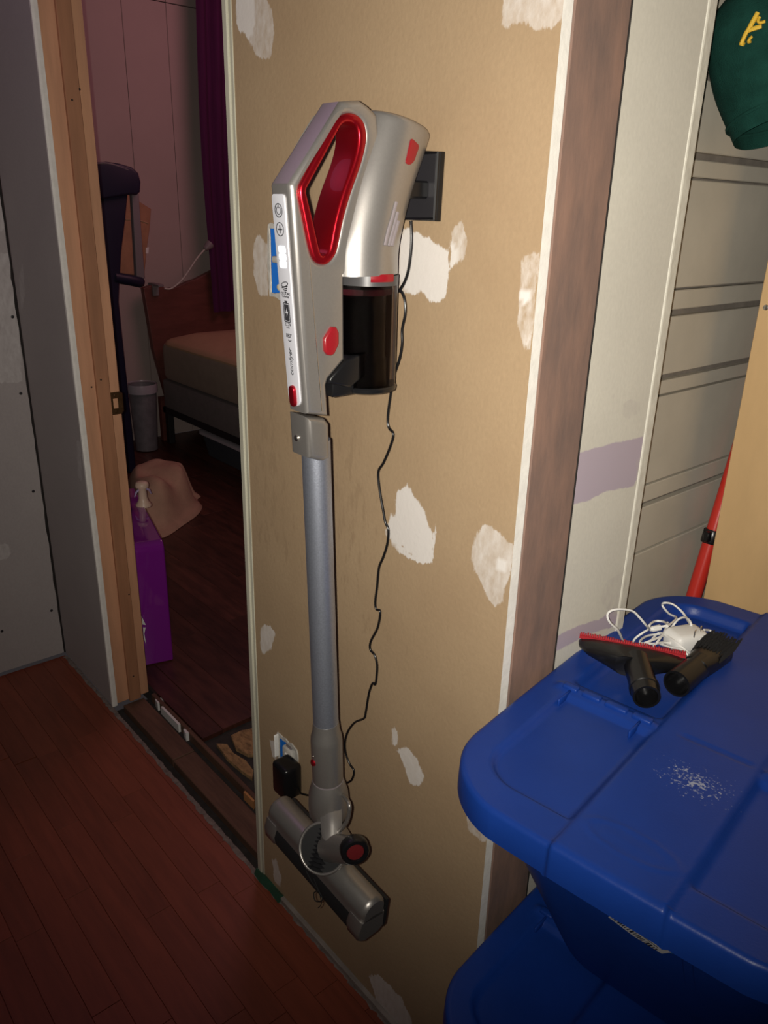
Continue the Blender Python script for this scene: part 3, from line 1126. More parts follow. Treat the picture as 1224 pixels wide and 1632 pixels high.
# sleeve, wand
sl = [SN(489.5, 665), SN(493.5, 731), SN(516, 737), SN(527, 731), SN(526, 676), SN(519, 667)]
slv = put('sleeve', extrude2d([sl], HW + 0.0006, 0.0066, yz(VX), 5), M_pewter, vac, 40)
ps = Vector((VX - 0.004, *SN(492.5, 705)))
put('screw', lathe(ps + NF * -0.001, NF, [(0, 0.0035), (0.003, 0.0035), (0.004, 0.0022)], 14), M_steel, slv, 40)
W0, W1 = Vector((VX, *SC(503, 700))), Vector((VX, *SC(520, 1170)))
WD = (W1 - W0).normalized()
put('wand', lathe(W0, WD, [(0, 0.0163), ((W1 - W0).length, 0.0163)], 36), M_alu, vac, 40)


def on_axis(py):
    """the point of the wand's axis at a row of the photograph"""
    x = 503 + (py - 700) * (520 - 503) / 470
    return Vector((VX, *SC(x, py)))


N0 = on_axis(1148)
sl_ = lambda py: (on_axis(py) - N0).length
neck = put('head_connector', lathe(N0, WD, [(0.002, 0.0166), (sl_(1163), 0.0178), (sl_(1172), 0.0202), (sl_(1180), 0.0208), (sl_(1240), 0.0205)], 36), M_pewter, vac, 40)
put('connector_seam', lathe(on_axis(1241), WD, [(0, 0.0207), (0.0012, 0.0207)], 36), M_greymetal, neck, 40)
bd = Vector((-0.12, -1, 0.12)).normalized()
pb_ = on_axis(1209) + bd * 0.0195
put('pedal_button', lathe(pb_, bd, [(0, 0.0052), (0.003, 0.0046), (0.0045, 0.002)], 16), M_red, neck, 40)
pb_ = on_axis(1199) + bd * 0.0200
put('indicator', lathe(pb_, bd, [(0, 0.0018), (0.0012, 0.0012)], 10), M_steel, neck, 40)
# yoke below the connector
HY0 = -0.150
Y0 = on_axis(1242)
yl = lambda py: (on_axis(py) - Y0).length
yoke = put('yoke', lathe(Y0, WD, [(0, 0.0206), (0.006, 0.0225), (yl(1262), 0.0265), (yl(1280), 0.0275), (yl(1292), 0.0272), (yl(1297), 0.024)], 36), M_pewter, vac, 40)
tn = [at(521, 1276, 'y', HY0 + 0.006), at(524, 1336, 'y', HY0 - 0.016)]
put('joint_core', lathe(at(527, 1278, 'y', HY0 + 0.012), Vector((0, -0.1, -1)), [(0, 0.018), (0.03, 0.021), (0.055, 0.021)], 24), M_blackmat, yoke, 40)
put('yoke_arc', tube(catmull([at(546, 1266, 'y', HY0 + 0.022)] + [at(x, y, 'y', HY0 - 0.002) for x, y in ( (556, 1280), (556, 1298), (550, 1314), (538, 1326), (524, 1331))], 5), 0.0028, 8), M_pewter, yoke, 60)
ct0, ct1 = tn
tongue = [[c + Vector((dx * wd, dy, 0)) for dx, dy in ((-1, 0.012), (-1, 0), (-0.6, -0.006), (0.6, -0.006), (1, 0), (1, 0.012))]
          for c, wd in ((ct0, 0.017), (ct0 * 0.5 + ct1 * 0.5, 0.015), (ct1, 0.012))]
put('tongue', loft(tongue), M_pewter, yoke, 40)

# floor head hanging crosswise, brush window to the front
HY = -0.150
HA, HB = at(446, 1287, 'y', HY), at(590, 1452, 'y', HY)
HB.y += 0.004
A = (HB - HA).normalized()
HLEN = (HB - HA).length
EY = (Vector((0, 1, 0)) - A * A.y).normalized()
EZ = A.cross(EY).normalized()
if EZ.z < 0:
    EZ = -EZ


def hsec(s_, pts):
    return [HA + A * s_ + EY * a + EZ * b for a, b in pts]


RC = 0.0200
cov = [(0.020, -0.020)] + [(RC * math.cos(math.radians(t)), RC * math.sin(math.radians(t))) for t in range(0, 196, 12)] + [(-0.0205, -0.012), (-0.012, -0.014)]
cov_s = lambda k: [(a * k, b * k) for a, b in cov]
head = put('floor_head', loft([hsec(-0.004, cov_s(0.80)), hsec(-0.001, cov_s(0.95)), hsec(0.003, cov), hsec(HLEN - 0.003, cov), hsec(HLEN + 0.001, cov_s(0.95)), hsec(HLEN + 0.004, cov_s(0.80))]), M_pewter, vac, 40)
win = [(0.018, -0.019), (0.018, -0.040), (0.010, -0.046), (-0.012, -0.046), (-0.021, -0.040), (-0.0235, -0.026), (-0.0195, -0.0105), (0.0, -0.012)]
put('brush_window', loft([hsec(0.022, win), hsec(HLEN - 0.022, win)]), M_blackmat, head, 40)
capp = [(0.0195, -0.012), (0.0205, -0.042), (0.012, -0.048), (-0.013, -0.048), (-0.0225, -0.041), (-0.025, -0.026), (-0.0208, -0.008), (0.0, -0.006)]
for a, b in ((-0.004, 0.022), (HLEN - 0.022, HLEN + 0.004)):
    sm = lambda k: [(p * k, -0.026 + (q + 0.026) * k) for p, q in capp]
    put('end_cap', loft([hsec(a, sm(0.93)), hsec(a + 0.003, capp), hsec(b - 0.003, capp), hsec(b, sm(0.93))]), M_pewter, head, 40)
rail = [(0.020, 0.006), (0.0255, 0.004), (0.0255, -0.044), (0.020, -0.046)]
put('rear_bumper', loft([hsec(0.0, rail), hsec(HLEN + 0.003, rail)]), M_blackmat, head, 40)
# swivel drum over the middle of the head, its hose and side cap
MID = at(518, 1350, 'y', HY - 0.012)
view = Vector((0.42, -0.72, 0.55)).normalized()
drum = lathe(MID - view * 0.030, view, [(0, 0.024), (0.006, 0.031), (0.026, 0.0335), (0.037, 0.0330), (0.0395, 0.0305)], 36, True, False)
dr = put('swivel_drum', drum, M_pewter, vac, 40)
put('drum_mouth', lathe(MID + view * 0.0086, view, [(0, 0.0308), (0.0012, 0.0300)], 32), M_blackmat, dr, 40)
rim_p = [MID + view * 0.0098 + (p - Vector((0, 0, 0))) for p in [v_ for v_ in ring((0, 0, 0), view, 0.0318, 40)]]
put('drum_rim', tube(rim_p + [rim_p[0]], 0.0022, 8), M_pewter, dr, 60)
upP = (UP - view * UP.dot(view)).normalized()
rtP = view.cross(upP) * -1
hp0, hp1 = MID + upP * 0.026 + rtP * 0.006 + view * 0.005, MID - upP * 0.0265 - rtP * 0.008 + view * 0.005
bm = bmesh.new()
hd = (hp1 - hp0)
prof = []
nseg = 10
for k in range(nseg * 4 + 1):
    t = k / (nseg * 4)
    prof.append((hd.length * t, 0.0105 + 0.0026 * math.cos(2 * PI * nseg * t)))
add_lathe(bm, hp0, hd, prof, 24)
put('bellows_hose', from_bm(bm), mat('hose_black', (0.02, 0.02, 0.022), 0.22), dr, 60)
wc = at(566, 1357, 'y', HY - 0.018)
wdir = Vector((0.86, -0.42, 0.10)).normalized()
wh = put('side_wheel', lathe(wc - wdir * 0.012, wdir, [(0, 0.0165), (0.003, 0.0182), (0.013, 0.0182), (0.0155, 0.0165), (0.0155, 0.012), (0.013, 0.0115)], 32), M_black, vac, 40)
put('wheel_hub', lathe(wc + wdir * 0.0008, wdir, [(0, 0.0112), (0.0015, 0.0105), (0.002, 0.004)], 24), mat('dark_red', (0.12, 0.012, 0.014), 0.3), wh, 40)
put('wheel_arm', lathe(MID + view * -0.004, (wc - MID), [(0.012, 0.0185), ((wc - MID).length - 0.010, 0.0172)], 28), M_pewter, wh, 40)
lint = catmull([at(x, y, 'y', HY - 0.024) for x, y in ((488, 1388), (497, 1405), (507, 1418), (514, 1434), (503, 1436), (500, 1424), (506, 1420))] , 5)
put('lint_strand', tube(lint, 0.0008, 5), M_blackmat, head)
lint = catmull([at(x, y, 'y', HY - 0.024) for x, y in ((500, 1400), (508, 1420), (512, 1440), (507, 1447))], 5)
put('lint_strand', tube(lint, 0.0006, 5), M_blackmat, head)

# ---------------------------------------------------------------- wall dock and charger
dk = thing('charging_dock', 'black wall dock screwed to the drywall behind the silver vacuum', 'wall mount', (-0.175, 0, 1.32))
DY = -0.010
dq = [at(x, y, 'y', DY) for x, y in ((668, 240), (701, 241), (694, 353), (622, 350))]
dq = [(p.x, p.z) for p in dq]
XZ = lambda yv: frame_mtx((0, yv, 0), (1, 0, 0), (0, 0, 1), (0, -1, 0))
put('dock_body', extrude2d([dq], 0.0048, 0.003, XZ(-0.0050)), M_black, dk, 40)
put('dock_face', extrude2d([inset(dq, 0.0055)], 0.0006, 0.0003, XZ(DY + 0.0002)), mat('dock_face', (0.022, 0.021, 0.024), 0.45), dk)
bm = bmesh.new()
rimp = inset(dq, 0.0025)
add_tube(bm, [Vector((a, DY, b)) for a, b in rimp + rimp[:1]], 0.0022, 6)
put('dock_rim', from_bm(bm), M_black, dk, 50)
pt = SC(640, 300)
put('dock_tongue', box((VX - 0.020, -0.045, 1.312), (VX + 0.012, DY + 0.001, 1.330), 0.002), M_black, dk)

ch = thing('power_adapter', 'black plug-in adapter with thin kinked cord running up to the dock', 'charger', (-0.47, -0.02, 0.37))
cord = [(655, 352), (656, 375), (655, 400), (651, 430), (645, 449), (638, 461), (635, 464), (640, 465), (645, 478), (646, 500), (641, 525), (641, 548), (637, 572), (628, 600),
        (621, 640), (618, 668), (620, 682), (627, 692), (622, 712), (611, 738), (603, 752), (605, 780), (611, 815), (614, 832), (619, 845), (617, 868), (610, 890), (604, 905),
        (601, 935), (598, 960), (600, 971), (606, 975), (602, 1000), (591, 1022), (590, 1035), (597, 1044), (601, 1060), (600, 1080), (598, 1091), (594, 1089), (588, 1105),
        (583, 1135), (580, 1145), (566, 1151), (555, 1165), (550, 1182), (551, 1200), (557, 1217), (564, 1228), (562, 1240), (557, 1246), (545, 1250), (520, 1262), (495, 1268), (472, 1262)]
cp_ = [at(x, y, 'y', -0.0035) for x, y in cord]
put('cord', tube(catmull(cp_, 4), 0.0019, 6), M_black, ch, 60)
ad = [at(x, y, 'y', -0.036) for x, y in ((428, 1222), (440, 1210), (452, 1208), (462, 1222), (470, 1262), (448, 1268), (436, 1252))]
bx0, bx1 = at(430, 1240, 'y', -0.045).x, at(452, 1240, 'y', -0.045).x
zt2, zb2 = at(440, 1222, 'y', -0.045).z, at(446, 1276, 'y', -0.045).z
bm = bmesh.new()
add_box(bm, (bx0, -0.042, zb2), (bx1, -0.0045, zt2), 0.008, 3)
put('adapter_body', from_bm(bm), M_black, ch, 40)

# switch box and outlet box let into the wall
def wall_box(name, label, cat, B, kind):
    t = thing(name, label, cat, ((B[0] + B[1]) / 2, 0.02, B[2]))
    bm = bmesh.new()
    t_ = 0.0025
    add_box(bm, (B[0] - t_, 0.058, B[2] - t_), (B[1] + t_, 0.060, B[3] + t_))
    add_box(bm, (B[0] - t_, 0.001, B[2] - t_), (B[0] + 0.001, 0.058, B[3] + t_))
    add_box(bm, (B[1] - 0.001, 0.001, B[2] - t_), (B[1] + t_, 0.058, B[3] + t_))
    add_box(bm, (B[0] - t_, 0.001, B[2] - t_), (B[1] + t_, 0.058, B[2] + 0.001))
    add_box(bm, (B[0] - t_, 0.001, B[3] - 0.001), (B[1] + t_, 0.058, B[3] + t_))
    put('box_shell', from_bm(bm), M_blue, t)
    n = 26
    outer, inner = [], []
    per = [(B[0], B[2]), (B[1], B[2]), (B[1], B[3]), (B[0], B[3])]
    for k in range(4):
        a, b = Vector(per[k]), Vector(per[(k + 1) % 4])
        for i in range(7):
            p = a.lerp(b, i / 7)
            d = (p - Vector(((B[0] + B[1]) / 2, (B[2] + B[3]) / 2))).normalized()
            outer.append(tuple(p + d * random.uniform(0.004, 0.008)))
            inner.append(tuple(p - d * random.uniform(0.000, 0.003)))
    put('mud_edge', extrude2d([outer, inner], 0.0012, 0.0005, XZ(-0.0008)), M_dirtywhite, t)
    xm = (B[0] + B[1]) / 2
    return t, xm


t, xm = wall_box('switch_box', 'open blue switch box with caked white edge beside the vacuum panel', 'electrical box', B1, 0)
h = B1[3] - B1[2]
zc_ = (B1[2] + B1[3]) / 2
put('yoke_strap', box((xm - 0.004, 0.004, B1[2] + 0.004), (xm + 0.028, 0.010, B1[3] - 0.004), 0.001), M_dirtywhite, t)
put('mud_bridge', box((B1[0] - 0.001, 0.001, zc_ - 0.003), (B1[0] + 0.030, 0.008, zc_ + 0.007), 0.003, 2), M_dirtywhite, t, 60)
put('toggle', box((xm - 0.004, -0.004, zc_ - 0.030), (xm + 0.006, 0.010, zc_ - 0.014), 0.002), M_darkmetal, t)
put('mounting_screw', lathe((xm - 0.012, 0.006, B1[2] + 0.010), (0, -1, 0), [(0, 0.0045), (0.004, 0.0045), (0.005, 0.003)], 10), mat('cream_paint', (0.62, 0.56, 0.38), 0.5), t, 40)
t, xm = wall_box('outlet', 'white paint-smeared outlet in blue box low on drywall above black adapter', 'outlet', B2, 1)
zc_ = (B2[2] + B2[3]) / 2
put('receptacle', box((xm - 0.015, -0.0035, B2[2] + 0.012), (xm + 0.015, 0.010, B2[3] - 0.012), 0.004, 2), M_dirtywhite, t, 40)
put('strap', box((xm - 0.008, 0.001, B2[2] + 0.001), (xm + 0.008, 0.004, B2[3] - 0.001), 0.0008), M_greymetal, t)
put('edge_flap', box((B2[0] - 0.004, -0.010, zc_ - 0.012), (B2[0], 0.002, B2[3] + 0.003), 0.0012), M_whiteplastic, t)
put('paint_drip', box((xm - 0.004, -0.0055, B2[2] + 0.01), (xm + 0.008, -0.0030, zc_ + 0.012), 0.0018, 2), M_whiteplastic, t, 60)

# ---------------------------------------------------------------- blue totes
def smooth01(x):
    x = np.clip(x, 0, 1)
    return x * x * (3 - 2 * x)


LU, LV = 0.203, 0.300


def lid_halfwidth(v, lu=LU, lv=LV, r=0.085):
    bulge = 0.006 * (1 - (v / lv) ** 2)
    a = abs(v) - (lv - r)
    wd = lu if a <= 0 else lu - r + math.sqrt(max(r * r - a * a, 0))
    return wd + bulge * 0.8 - 0.004


def lid_height(U, V):
    aU = np.abs(U)
    h = np.zeros_like(U)
    band = smooth01((0.058 - aU) / 0.005)                       # raised spine
    h += 0.005 * band
    # front panels (v < ridge) sunk a little, rear trays sunk more
    d_edge = np.minimum(0.172 - aU, V + 0.268)
    corner = 0.048
    cx, cyv = aU - (0.172 - corner), -V - (0.268 - corner)
    rr_ = np.hypot(np.maximum(cx, 0), np.maximum(cyv, 0))
    d_edge = np.where((cx > 0) & (cyv > 0), corner - rr_, d_edge)
    front = smooth01(d_edge / 0.007) * smooth01((aU - 0.058) / 0.005) * smooth01((-0.078 - V) / 0.006)
    h -= 0.006 * front
    cyr = V - (0.268 - corner)
    d_r = np.minimum(0.176 - aU, 0.268 - V)
    rr2 = np.hypot(np.maximum(cx - 0.004, 0), np.maximum(cyr, 0))
    d_r = np.where((cx > 0.004) & (cyr > 0), corner - rr2, d_r)
    rear = smooth01(d_r / 0.012) * smooth01((aU - 0.060) / 0.007) * smooth01((V + 0.050) / 0.010)
    h -= 0.016 * rear
    ridge = np.exp(-((V + 0.066) / 0.006) ** 2) * smooth01((aU - 0.055) / 0.01) * smooth01((0.190 - aU) / 0.008)
    h += 0.004 * ridge
    h -= 0.0022 * np.exp(-((V + 0.068) / 0.0016) ** 2) * smooth01((0.05 - U) / 0.006) * smooth01((U + 0.035) / 0.01) * band
    # embossed oval near the front of the spine
    e = np.sqrt((U / 0.044) ** 2 + ((V + 0.262) / 0.017) ** 2)
    h += 0.0010 * np.exp(-((e - 1) / 0.09) ** 2)
    for k in range(8):
        h += 0.0007 * np.exp(-(((U + 0.024 - k * 0.0068) / 0.0018) ** 2 + ((V + 0.262) / (0.0045 + 0.002 * (k % 3 == 0))) ** 2))
    return h


def make_lid():
    nu, nv = 121, 181
    vs_ = LV * np.sin(np.linspace(-PI / 2, PI / 2, nv)) * 0.35 + 0.65 * np.linspace(-LV, LV, nv)
    co, faces = [], []
    for v in vs_:
        v = float(np.clip(v, -LV + 0.0005, LV - 0.0005))
        wd = lid_halfwidth(v)
        for s_ in np.linspace(-1, 1, nu):
            co.append((s_ * wd, v))
    co = np.array(co)
    # push front and back edges out slightly so that the sides are full
    co[:, 1] += np.sign(co[:, 1]) * 0.006 * (np.abs(co[:, 1]) / LV) ** 8 * (1 - (co[:, 0] / LU) ** 2)
    H = lid_height(co[:, 0], co[:, 1])
    grid = np.arange(nu * nv).reshape(nv, nu)
    faces = [(grid[j, i], grid[j, i + 1], grid[j + 1, i + 1], grid[j + 1, i]) for j in range(nv - 1) for i in range(nu - 1)]
    loop = list(grid[0, :]) + list(grid[1:, -1]) + list(grid[-1, ::-1][1:]) + list(grid[::-1, 0][1:-1])
    V3 = [(a, b, c) for (a, b), c in zip(co, H)]
    prev = loop
    n = len(loop)
    cen = np.array([0.0, 0.0])
    for off, dz in ((0.0035, -0.0015), (0.0055, -0.005), (0.0065, -0.028), (0.0065, -0.034), (0.003, -0.034), (0.002, -0.010)):
        cur = []
        for k, idx in enumerate(loop):
            a, b = co[loop[k - 1]], co[loop[(k + 1) % n]]
            tt = b - a
            nn = np.array([tt[1], -tt[0]])
            nn = nn / (np.linalg.norm(nn) + 1e-9)
            p = co[idx] + nn * off
            sp_h = 0.005 * float(smooth01((0.058 - abs(co[idx][0])) / 0.005)) if abs(co[idx][1]) > 0.2 else 0.0
            lip = -0.003 * float(smooth01((0.062 - abs(co[idx][0])) / 0.004)) if (abs(co[idx][1]) > 0.2 and dz < -0.02) else 0.0
            if sp_h > 0:
                p = p + nn * 0.003 * sp_h / 0.005
            V3.append((p[0], p[1], dz + sp_h + lip))
            cur.append(len(V3) - 1)
        for k in range(n):
            faces.append((prev[k], cur[k], cur[(k + 1) % n], prev[(k + 1) % n]))
        prev = cur
    me = bpy.data.meshes.new('lid')
    me.from_pydata(V3, [], [tuple(int(i) for i in f) for f in faces])
    bm = bmesh.new()
    bm.from_mesh(me)
    bmesh.ops.remove_doubles(bm, verts=bm.verts, dist=1e-5)
    bmesh.ops.recalc_face_normals(bm, faces=bm.faces)
    bm.to_mesh(me)
    bm.free()
    shade(me, 60)
    return me


def rrect_ring(lu, lv, r, z, n=10, shift=0.0):
    out = []
    for sx, sy_, a0 in ((1, 1, 0), (-1, 1, 90), (-1, -1, 180), (1, -1, 270)):
        for i in range(n + 1):
            a = math.radians(a0 + 90 * i / n)
            out.append(Vector((sx * (lu - r) + r * math.cos(a), sy_ * (lv - r) + r * math.sin(a), z)))
    return out


def tote(label, cx, cyy, ztop_, rot, scuffed):
    hgt = 0.375
    t = thing('storage_tote', label, 'storage bin', (cx, cyy, ztop_ - hgt), 'stacked blue totes')
    t.rotation_euler = (0, 0, rot)
    ORIGIN[t.name] = Vector((0, 0, 0))
    zl = hgt
    lm = make_lid()
    lm.transform(Matrix.Translation((0, 0, zl)))
    ml = M_tote
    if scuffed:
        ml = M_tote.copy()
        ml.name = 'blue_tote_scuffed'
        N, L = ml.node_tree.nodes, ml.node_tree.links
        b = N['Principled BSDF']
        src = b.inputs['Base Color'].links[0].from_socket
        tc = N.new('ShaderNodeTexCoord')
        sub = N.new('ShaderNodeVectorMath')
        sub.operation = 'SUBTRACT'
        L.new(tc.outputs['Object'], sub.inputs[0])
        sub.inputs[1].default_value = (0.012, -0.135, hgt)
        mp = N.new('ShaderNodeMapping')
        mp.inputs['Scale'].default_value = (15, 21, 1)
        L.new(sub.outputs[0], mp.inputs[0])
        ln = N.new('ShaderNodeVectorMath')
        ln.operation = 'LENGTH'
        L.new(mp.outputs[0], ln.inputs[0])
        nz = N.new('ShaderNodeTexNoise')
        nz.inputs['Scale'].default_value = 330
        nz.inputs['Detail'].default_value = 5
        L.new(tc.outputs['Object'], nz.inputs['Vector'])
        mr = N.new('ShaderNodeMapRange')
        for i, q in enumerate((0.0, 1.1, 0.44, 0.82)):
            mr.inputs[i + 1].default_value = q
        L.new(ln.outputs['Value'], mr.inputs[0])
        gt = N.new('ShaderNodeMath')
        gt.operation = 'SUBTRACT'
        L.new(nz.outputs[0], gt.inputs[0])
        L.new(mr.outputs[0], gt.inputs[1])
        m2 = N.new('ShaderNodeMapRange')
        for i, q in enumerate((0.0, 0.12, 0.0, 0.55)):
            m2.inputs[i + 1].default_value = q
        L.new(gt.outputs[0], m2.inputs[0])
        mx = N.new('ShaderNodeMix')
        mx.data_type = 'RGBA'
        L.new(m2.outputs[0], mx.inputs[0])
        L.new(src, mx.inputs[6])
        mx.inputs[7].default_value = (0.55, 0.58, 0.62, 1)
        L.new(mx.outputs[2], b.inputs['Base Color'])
    lid = put('lid', lm, ml, t)
    for sx in (-1, 1):
        bm = bmesh.new()
        for k, (a, b) in enumerate(((0.064, 0.088), (0.094, 0.122), (0.128, 0.152), (0.158, 0.178))):
            x0, x1 = sorted((sx * a, sx * b))
            add_box(bm, (x0, -0.072, zl - 0.002), (x1, -0.061, zl + 0.0062), 0.0022, 2)
        for a in (0.075, 0.165):
            x0, x1 = sorted((sx * a, sx * (a + 0.003)))
            add_box(bm, (x0, -0.100, zl - 0.008), (x1, -0.071, zl + 0.0028), 0.001, 1)
        put('hinge_ridge', from_bm(bm), M_tote, lid, 50)
    bm = bmesh.new()
    rg = [[p + Vector((0, cv, 0)) for p in rrect_ring(lu_, lv_, r_, z_)] for lu_, lv_, cv, r_, z_ in
          ((0.152, 0.168, 0.066, 0.080, 0.006), (0.156, 0.172, 0.066, 0.084, 0.014), (LU - 0.030, LV - 0.030, 0.0, 0.075, zl - 0.050),
           (LU - 0.027, LV - 0.027, 0.0, 0.075, zl - 0.036), (LU - 0.022, LV - 0.022, 0.0, 0.075, zl - 0.020))]
    add_loft(bm, rg, True, False)
    fv = lambda z: -0.100 + (z - 0.014) * (-0.270 + 0.100) / (zl - 0.050 - 0.014)
    for sx in (-1, 1):
        for k in range(2):
            x = sx * (0.058 + 0.010 * k)
            add_loft(bm, [[Vector((x - 0.002, fv(z) + 0.001, z)), Vector((x, fv(z) - 0.0028, z)), Vector((x + 0.002, fv(z) + 0.001, z))] for z in (0.03, zl - 0.07)])
    body = put('body', from_bm(bm), M_tote, t, 50)
    return t, body


TX, TY, TZ, TR = 0.208, 0.162, 0.755, math.radians(8)
t1, b1 = tote('upper blue storage tote with black nozzles and white charger on its lid', TX, TY, TZ, TR, True)
t2, b2 = tote('lower blue storage tote half hidden beneath the upper tote', 0.212, 0.168, TZ - 0.3765, math.radians(6), False)
# product sticker under the rim of the upper tote, printed rows and a light blue border
fn = Vector((math.sin(TR), -math.cos(TR), 0))
fx = Vector((math.cos(TR), math.sin(TR), 0))
upw = (fn * 0.547 + Vector((0, 0, 1))).normalized()          # up along the sloping front wall
wn = fx.cross(upw).normalized()
if wn.dot(fn) < 0:
    wn = -wn
w0 = Vector((TX, TY, 0)) + fn * 0.270 + Vector((0, 0, TZ - 0.050))
dd = (1050 - 612) * RT - (1521 - 816) * UP + F_PX * FW
pc0 = CAM + dd * ((w0 - CAM).dot(wn) / dd.dot(wn))
ca16, sa16 = math.cos(math.radians(-25)), math.sin(math.radians(-25))
SX, SY = fx * ca16 + upw * sa16, upw * ca16 - fx * sa16
STM = (Matrix.Translation((TX, TY, TZ - 0.375)) @ Matrix.Rotation(TR, 4, 'Z')).inverted() @ frame_mtx(pc0, SX, SY, wn)
stk = put('sticker', box((-0.060, 0, -0.001), (0, 0.060, 0.0012)), mat('sticker_blue', (0.06, 0.22, 0.48), 0.4), b1)
stk2 = put('sticker_paper', box((-0.058, 0.003, 0), (-0.002, 0.058, 0.0015)), M_whiteplastic, b1)
bm = bmesh.new()
xx = -0.056
while xx < -0.006:
    ww_ = random.choice((0.0008, 0.0012, 0.002))
    add_box(bm, (xx, 0.008, 0.0014), (xx + ww_, 0.020, 0.0017))
    xx += ww_ + random.choice((0.0008, 0.0014, 0.002))
for k in range(5):
    add_box(bm, (-0.056, 0.025 + 0.005 * k, 0.0014), (-0.010 - 0.008 * (k % 2), 0.0265 + 0.005 * k, 0.0017))
pr_ = put('printed_rows', from_bm(bm), M_ink, b1)
for o in (stk, stk2, pr_):
    o.data.transform(STM)


def lid_pt(x, y, z):
    return at(x, y, 'z', z)


# ---------------------------------------------------------------- nozzles on the lid
ZR = TZ - 0.012
nz = thing('upholstery_nozzle', 'black T-shaped upholstery nozzle with red lint strip on the upper tote lid', 'vacuum nozzle', (0.08, 0.17, TZ))
ea, eb = lid_pt(922, 1021, TZ + 0.020), lid_pt(1092, 1054, TZ + 0.016)
mid = (ea + eb) / 2
axh = (eb - ea).normalized()
tip = lid_pt(1036, 1128, TZ + 0.008)
nd = tip - mid
nd = (nd - axh * nd.dot(axh))
nlen = nd.length
ndir = nd.normalized()
nup = axh.cross(ndir)
if nup.z < 0:
    nup = -nup
HL = (eb - ea).length / 2
rg = []
for s_, hw_, ht in ((-0.003, 0.98, 0.0075), (0.0, 1.0, 0.0085), (0.010, 0.98, 0.0100), (0.020, 0.84, 0.0115), (0.030, 0.52, 0.0135), (0.036, 0.30, 0.0150)):
    n = 28
    rg.append([mid + ndir * s_ + axh * (HL * hw_ * math.copysign(abs(math.cos(2 * PI * i / n)) ** 0.7, math.cos(2 * PI * i / n)))
               + nup * (ht * math.copysign(abs(math.sin(2 * PI * i / n)) ** 0.8, math.sin(2 * PI * i / n))) for i in range(n)])
put('nozzle_head', loft(rg), M_black, nz, 40)
n0 = mid + axh * HL * 0.10 + ndir * 0.020
tip2 = lid_pt(1036, 1130, TZ + 0.010)
nlen = (tip2 - n0).length
put('nozzle_neck', lathe(n0, tip2 - n0, [(0, 0.0165), (0.030, 0.0168), (nlen * 0.55, 0.0165), (nlen * 0.55 + 0.001, 0.0178), (nlen * 0.62, 0.0178), (nlen * 0.62 + 0.001, 0.0168),
                                                   (nlen - 0.022, 0.0160), (nlen - 0.022, 0.0135), (nlen - 0.05, 0.013)], 28, True, True), M_black, nz, 40)
put('neck_clip', box((0, 0, 0), (0.001, 0.001, 0.001)), M_black, nz) if False else None
bm = bmesh.new()
nt_ = 46
for k in range(nt_):
    f = -1 + 2 * (k + 0.5) / nt_
    c = mid + axh * HL * f * 0.99 - ndir * 0.0025 + nup * 0.0065
    hh_ = 0.0055 * random.uniform(0.7, 1.1)
    wv, dv = axh * 0.0010, ndir * 0.0014
    lo_ = [c - wv - dv, c + wv - dv, c + wv + dv, c - wv + dv]
    add_loft(bm, [lo_, [p + nup * hh_ - ndir * 0.001 for p in lo_]])
base = [mid - axh * HL * 0.995, mid + axh * HL * 0.995]
add_loft(bm, [[b + nup * q + ndir * w_ for q, w_ in ((0.0045, -0.0045), (0.0085, -0.0045), (0.0085, 0.0005), (0.0045, 0.0005))] for b in base])
put('lint_strip', from_bm(bm), mat('lint_red', (0.36, 0.012, 0.02), 0.7), nz)

bz = thing('brush_nozzle', 'black dusting brush nozzle with slanted bristles on the upper tote lid', 'vacuum nozzle', (0.12, 0.23, TZ))
ba, bb = lid_pt(1078, 1090, TZ + 0.012), lid_pt(1140, 1040, TZ + 0.010)
bd_ = (bb - ba).normalized()
bl = (bb - ba).length
bside = bd_.cross(Vector((0, 0, 1))).normalized()
bupv = bside.cross(bd_).normalized()
put('nozzle_tube', lathe(ba, bd_, [(0.03, 0.0125), (0.0, 0.0145), (0.0, 0.0168), (0.006, 0.0172), (0.04, 0.0165), (bl * 0.62, 0.0160)], 28), M_black, bz, 40)
rg = []
for s_, wv, hv in ((bl * 0.45, 0.0155, 0.0155), (bl * 0.6, 0.0175, 0.0150), (bl * 0.8, 0.0195, 0.0130), (bl * 1.05, 0.0205, 0.0105), (bl * 1.12, 0.018, 0.009)):
    rg.append([ba + bd_ * s_ + bside * wv * math.copysign(abs(math.cos(2 * PI * i / 24)) ** 0.6, math.cos(2 * PI * i / 24))
               + bupv * hv * math.copysign(abs(math.sin(2 * PI * i / 24)) ** 0.6, math.sin(2 * PI * i / 24)) for i in range(24)])
put('brush_base', loft(rg), M_black, bz, 40)
bm = bmesh.new()
for i in range(22):
    for j in range(9):
        f, g = i / 21, j / 8
        root = ba + bd_ * (bl * (0.70 + 0.42 * f)) + bside * (-0.018 + 0.036 * g) + bupv * 0.006
        tipp = root + bd_ * (0.016 + random.uniform(-0.002, 0.003)) + bupv * random.uniform(0.008, 0.011) + bside * random.uniform(-0.001, 0.001)
        tipp.z = min(tipp.z, TZ + 0.032)
        add_tube(bm, [root, tipp], [0.0016, 0.0010], 4)
o = put('bristles', from_bm(bm), M_blackmat, bz)
o['kind'] = 'stuff'

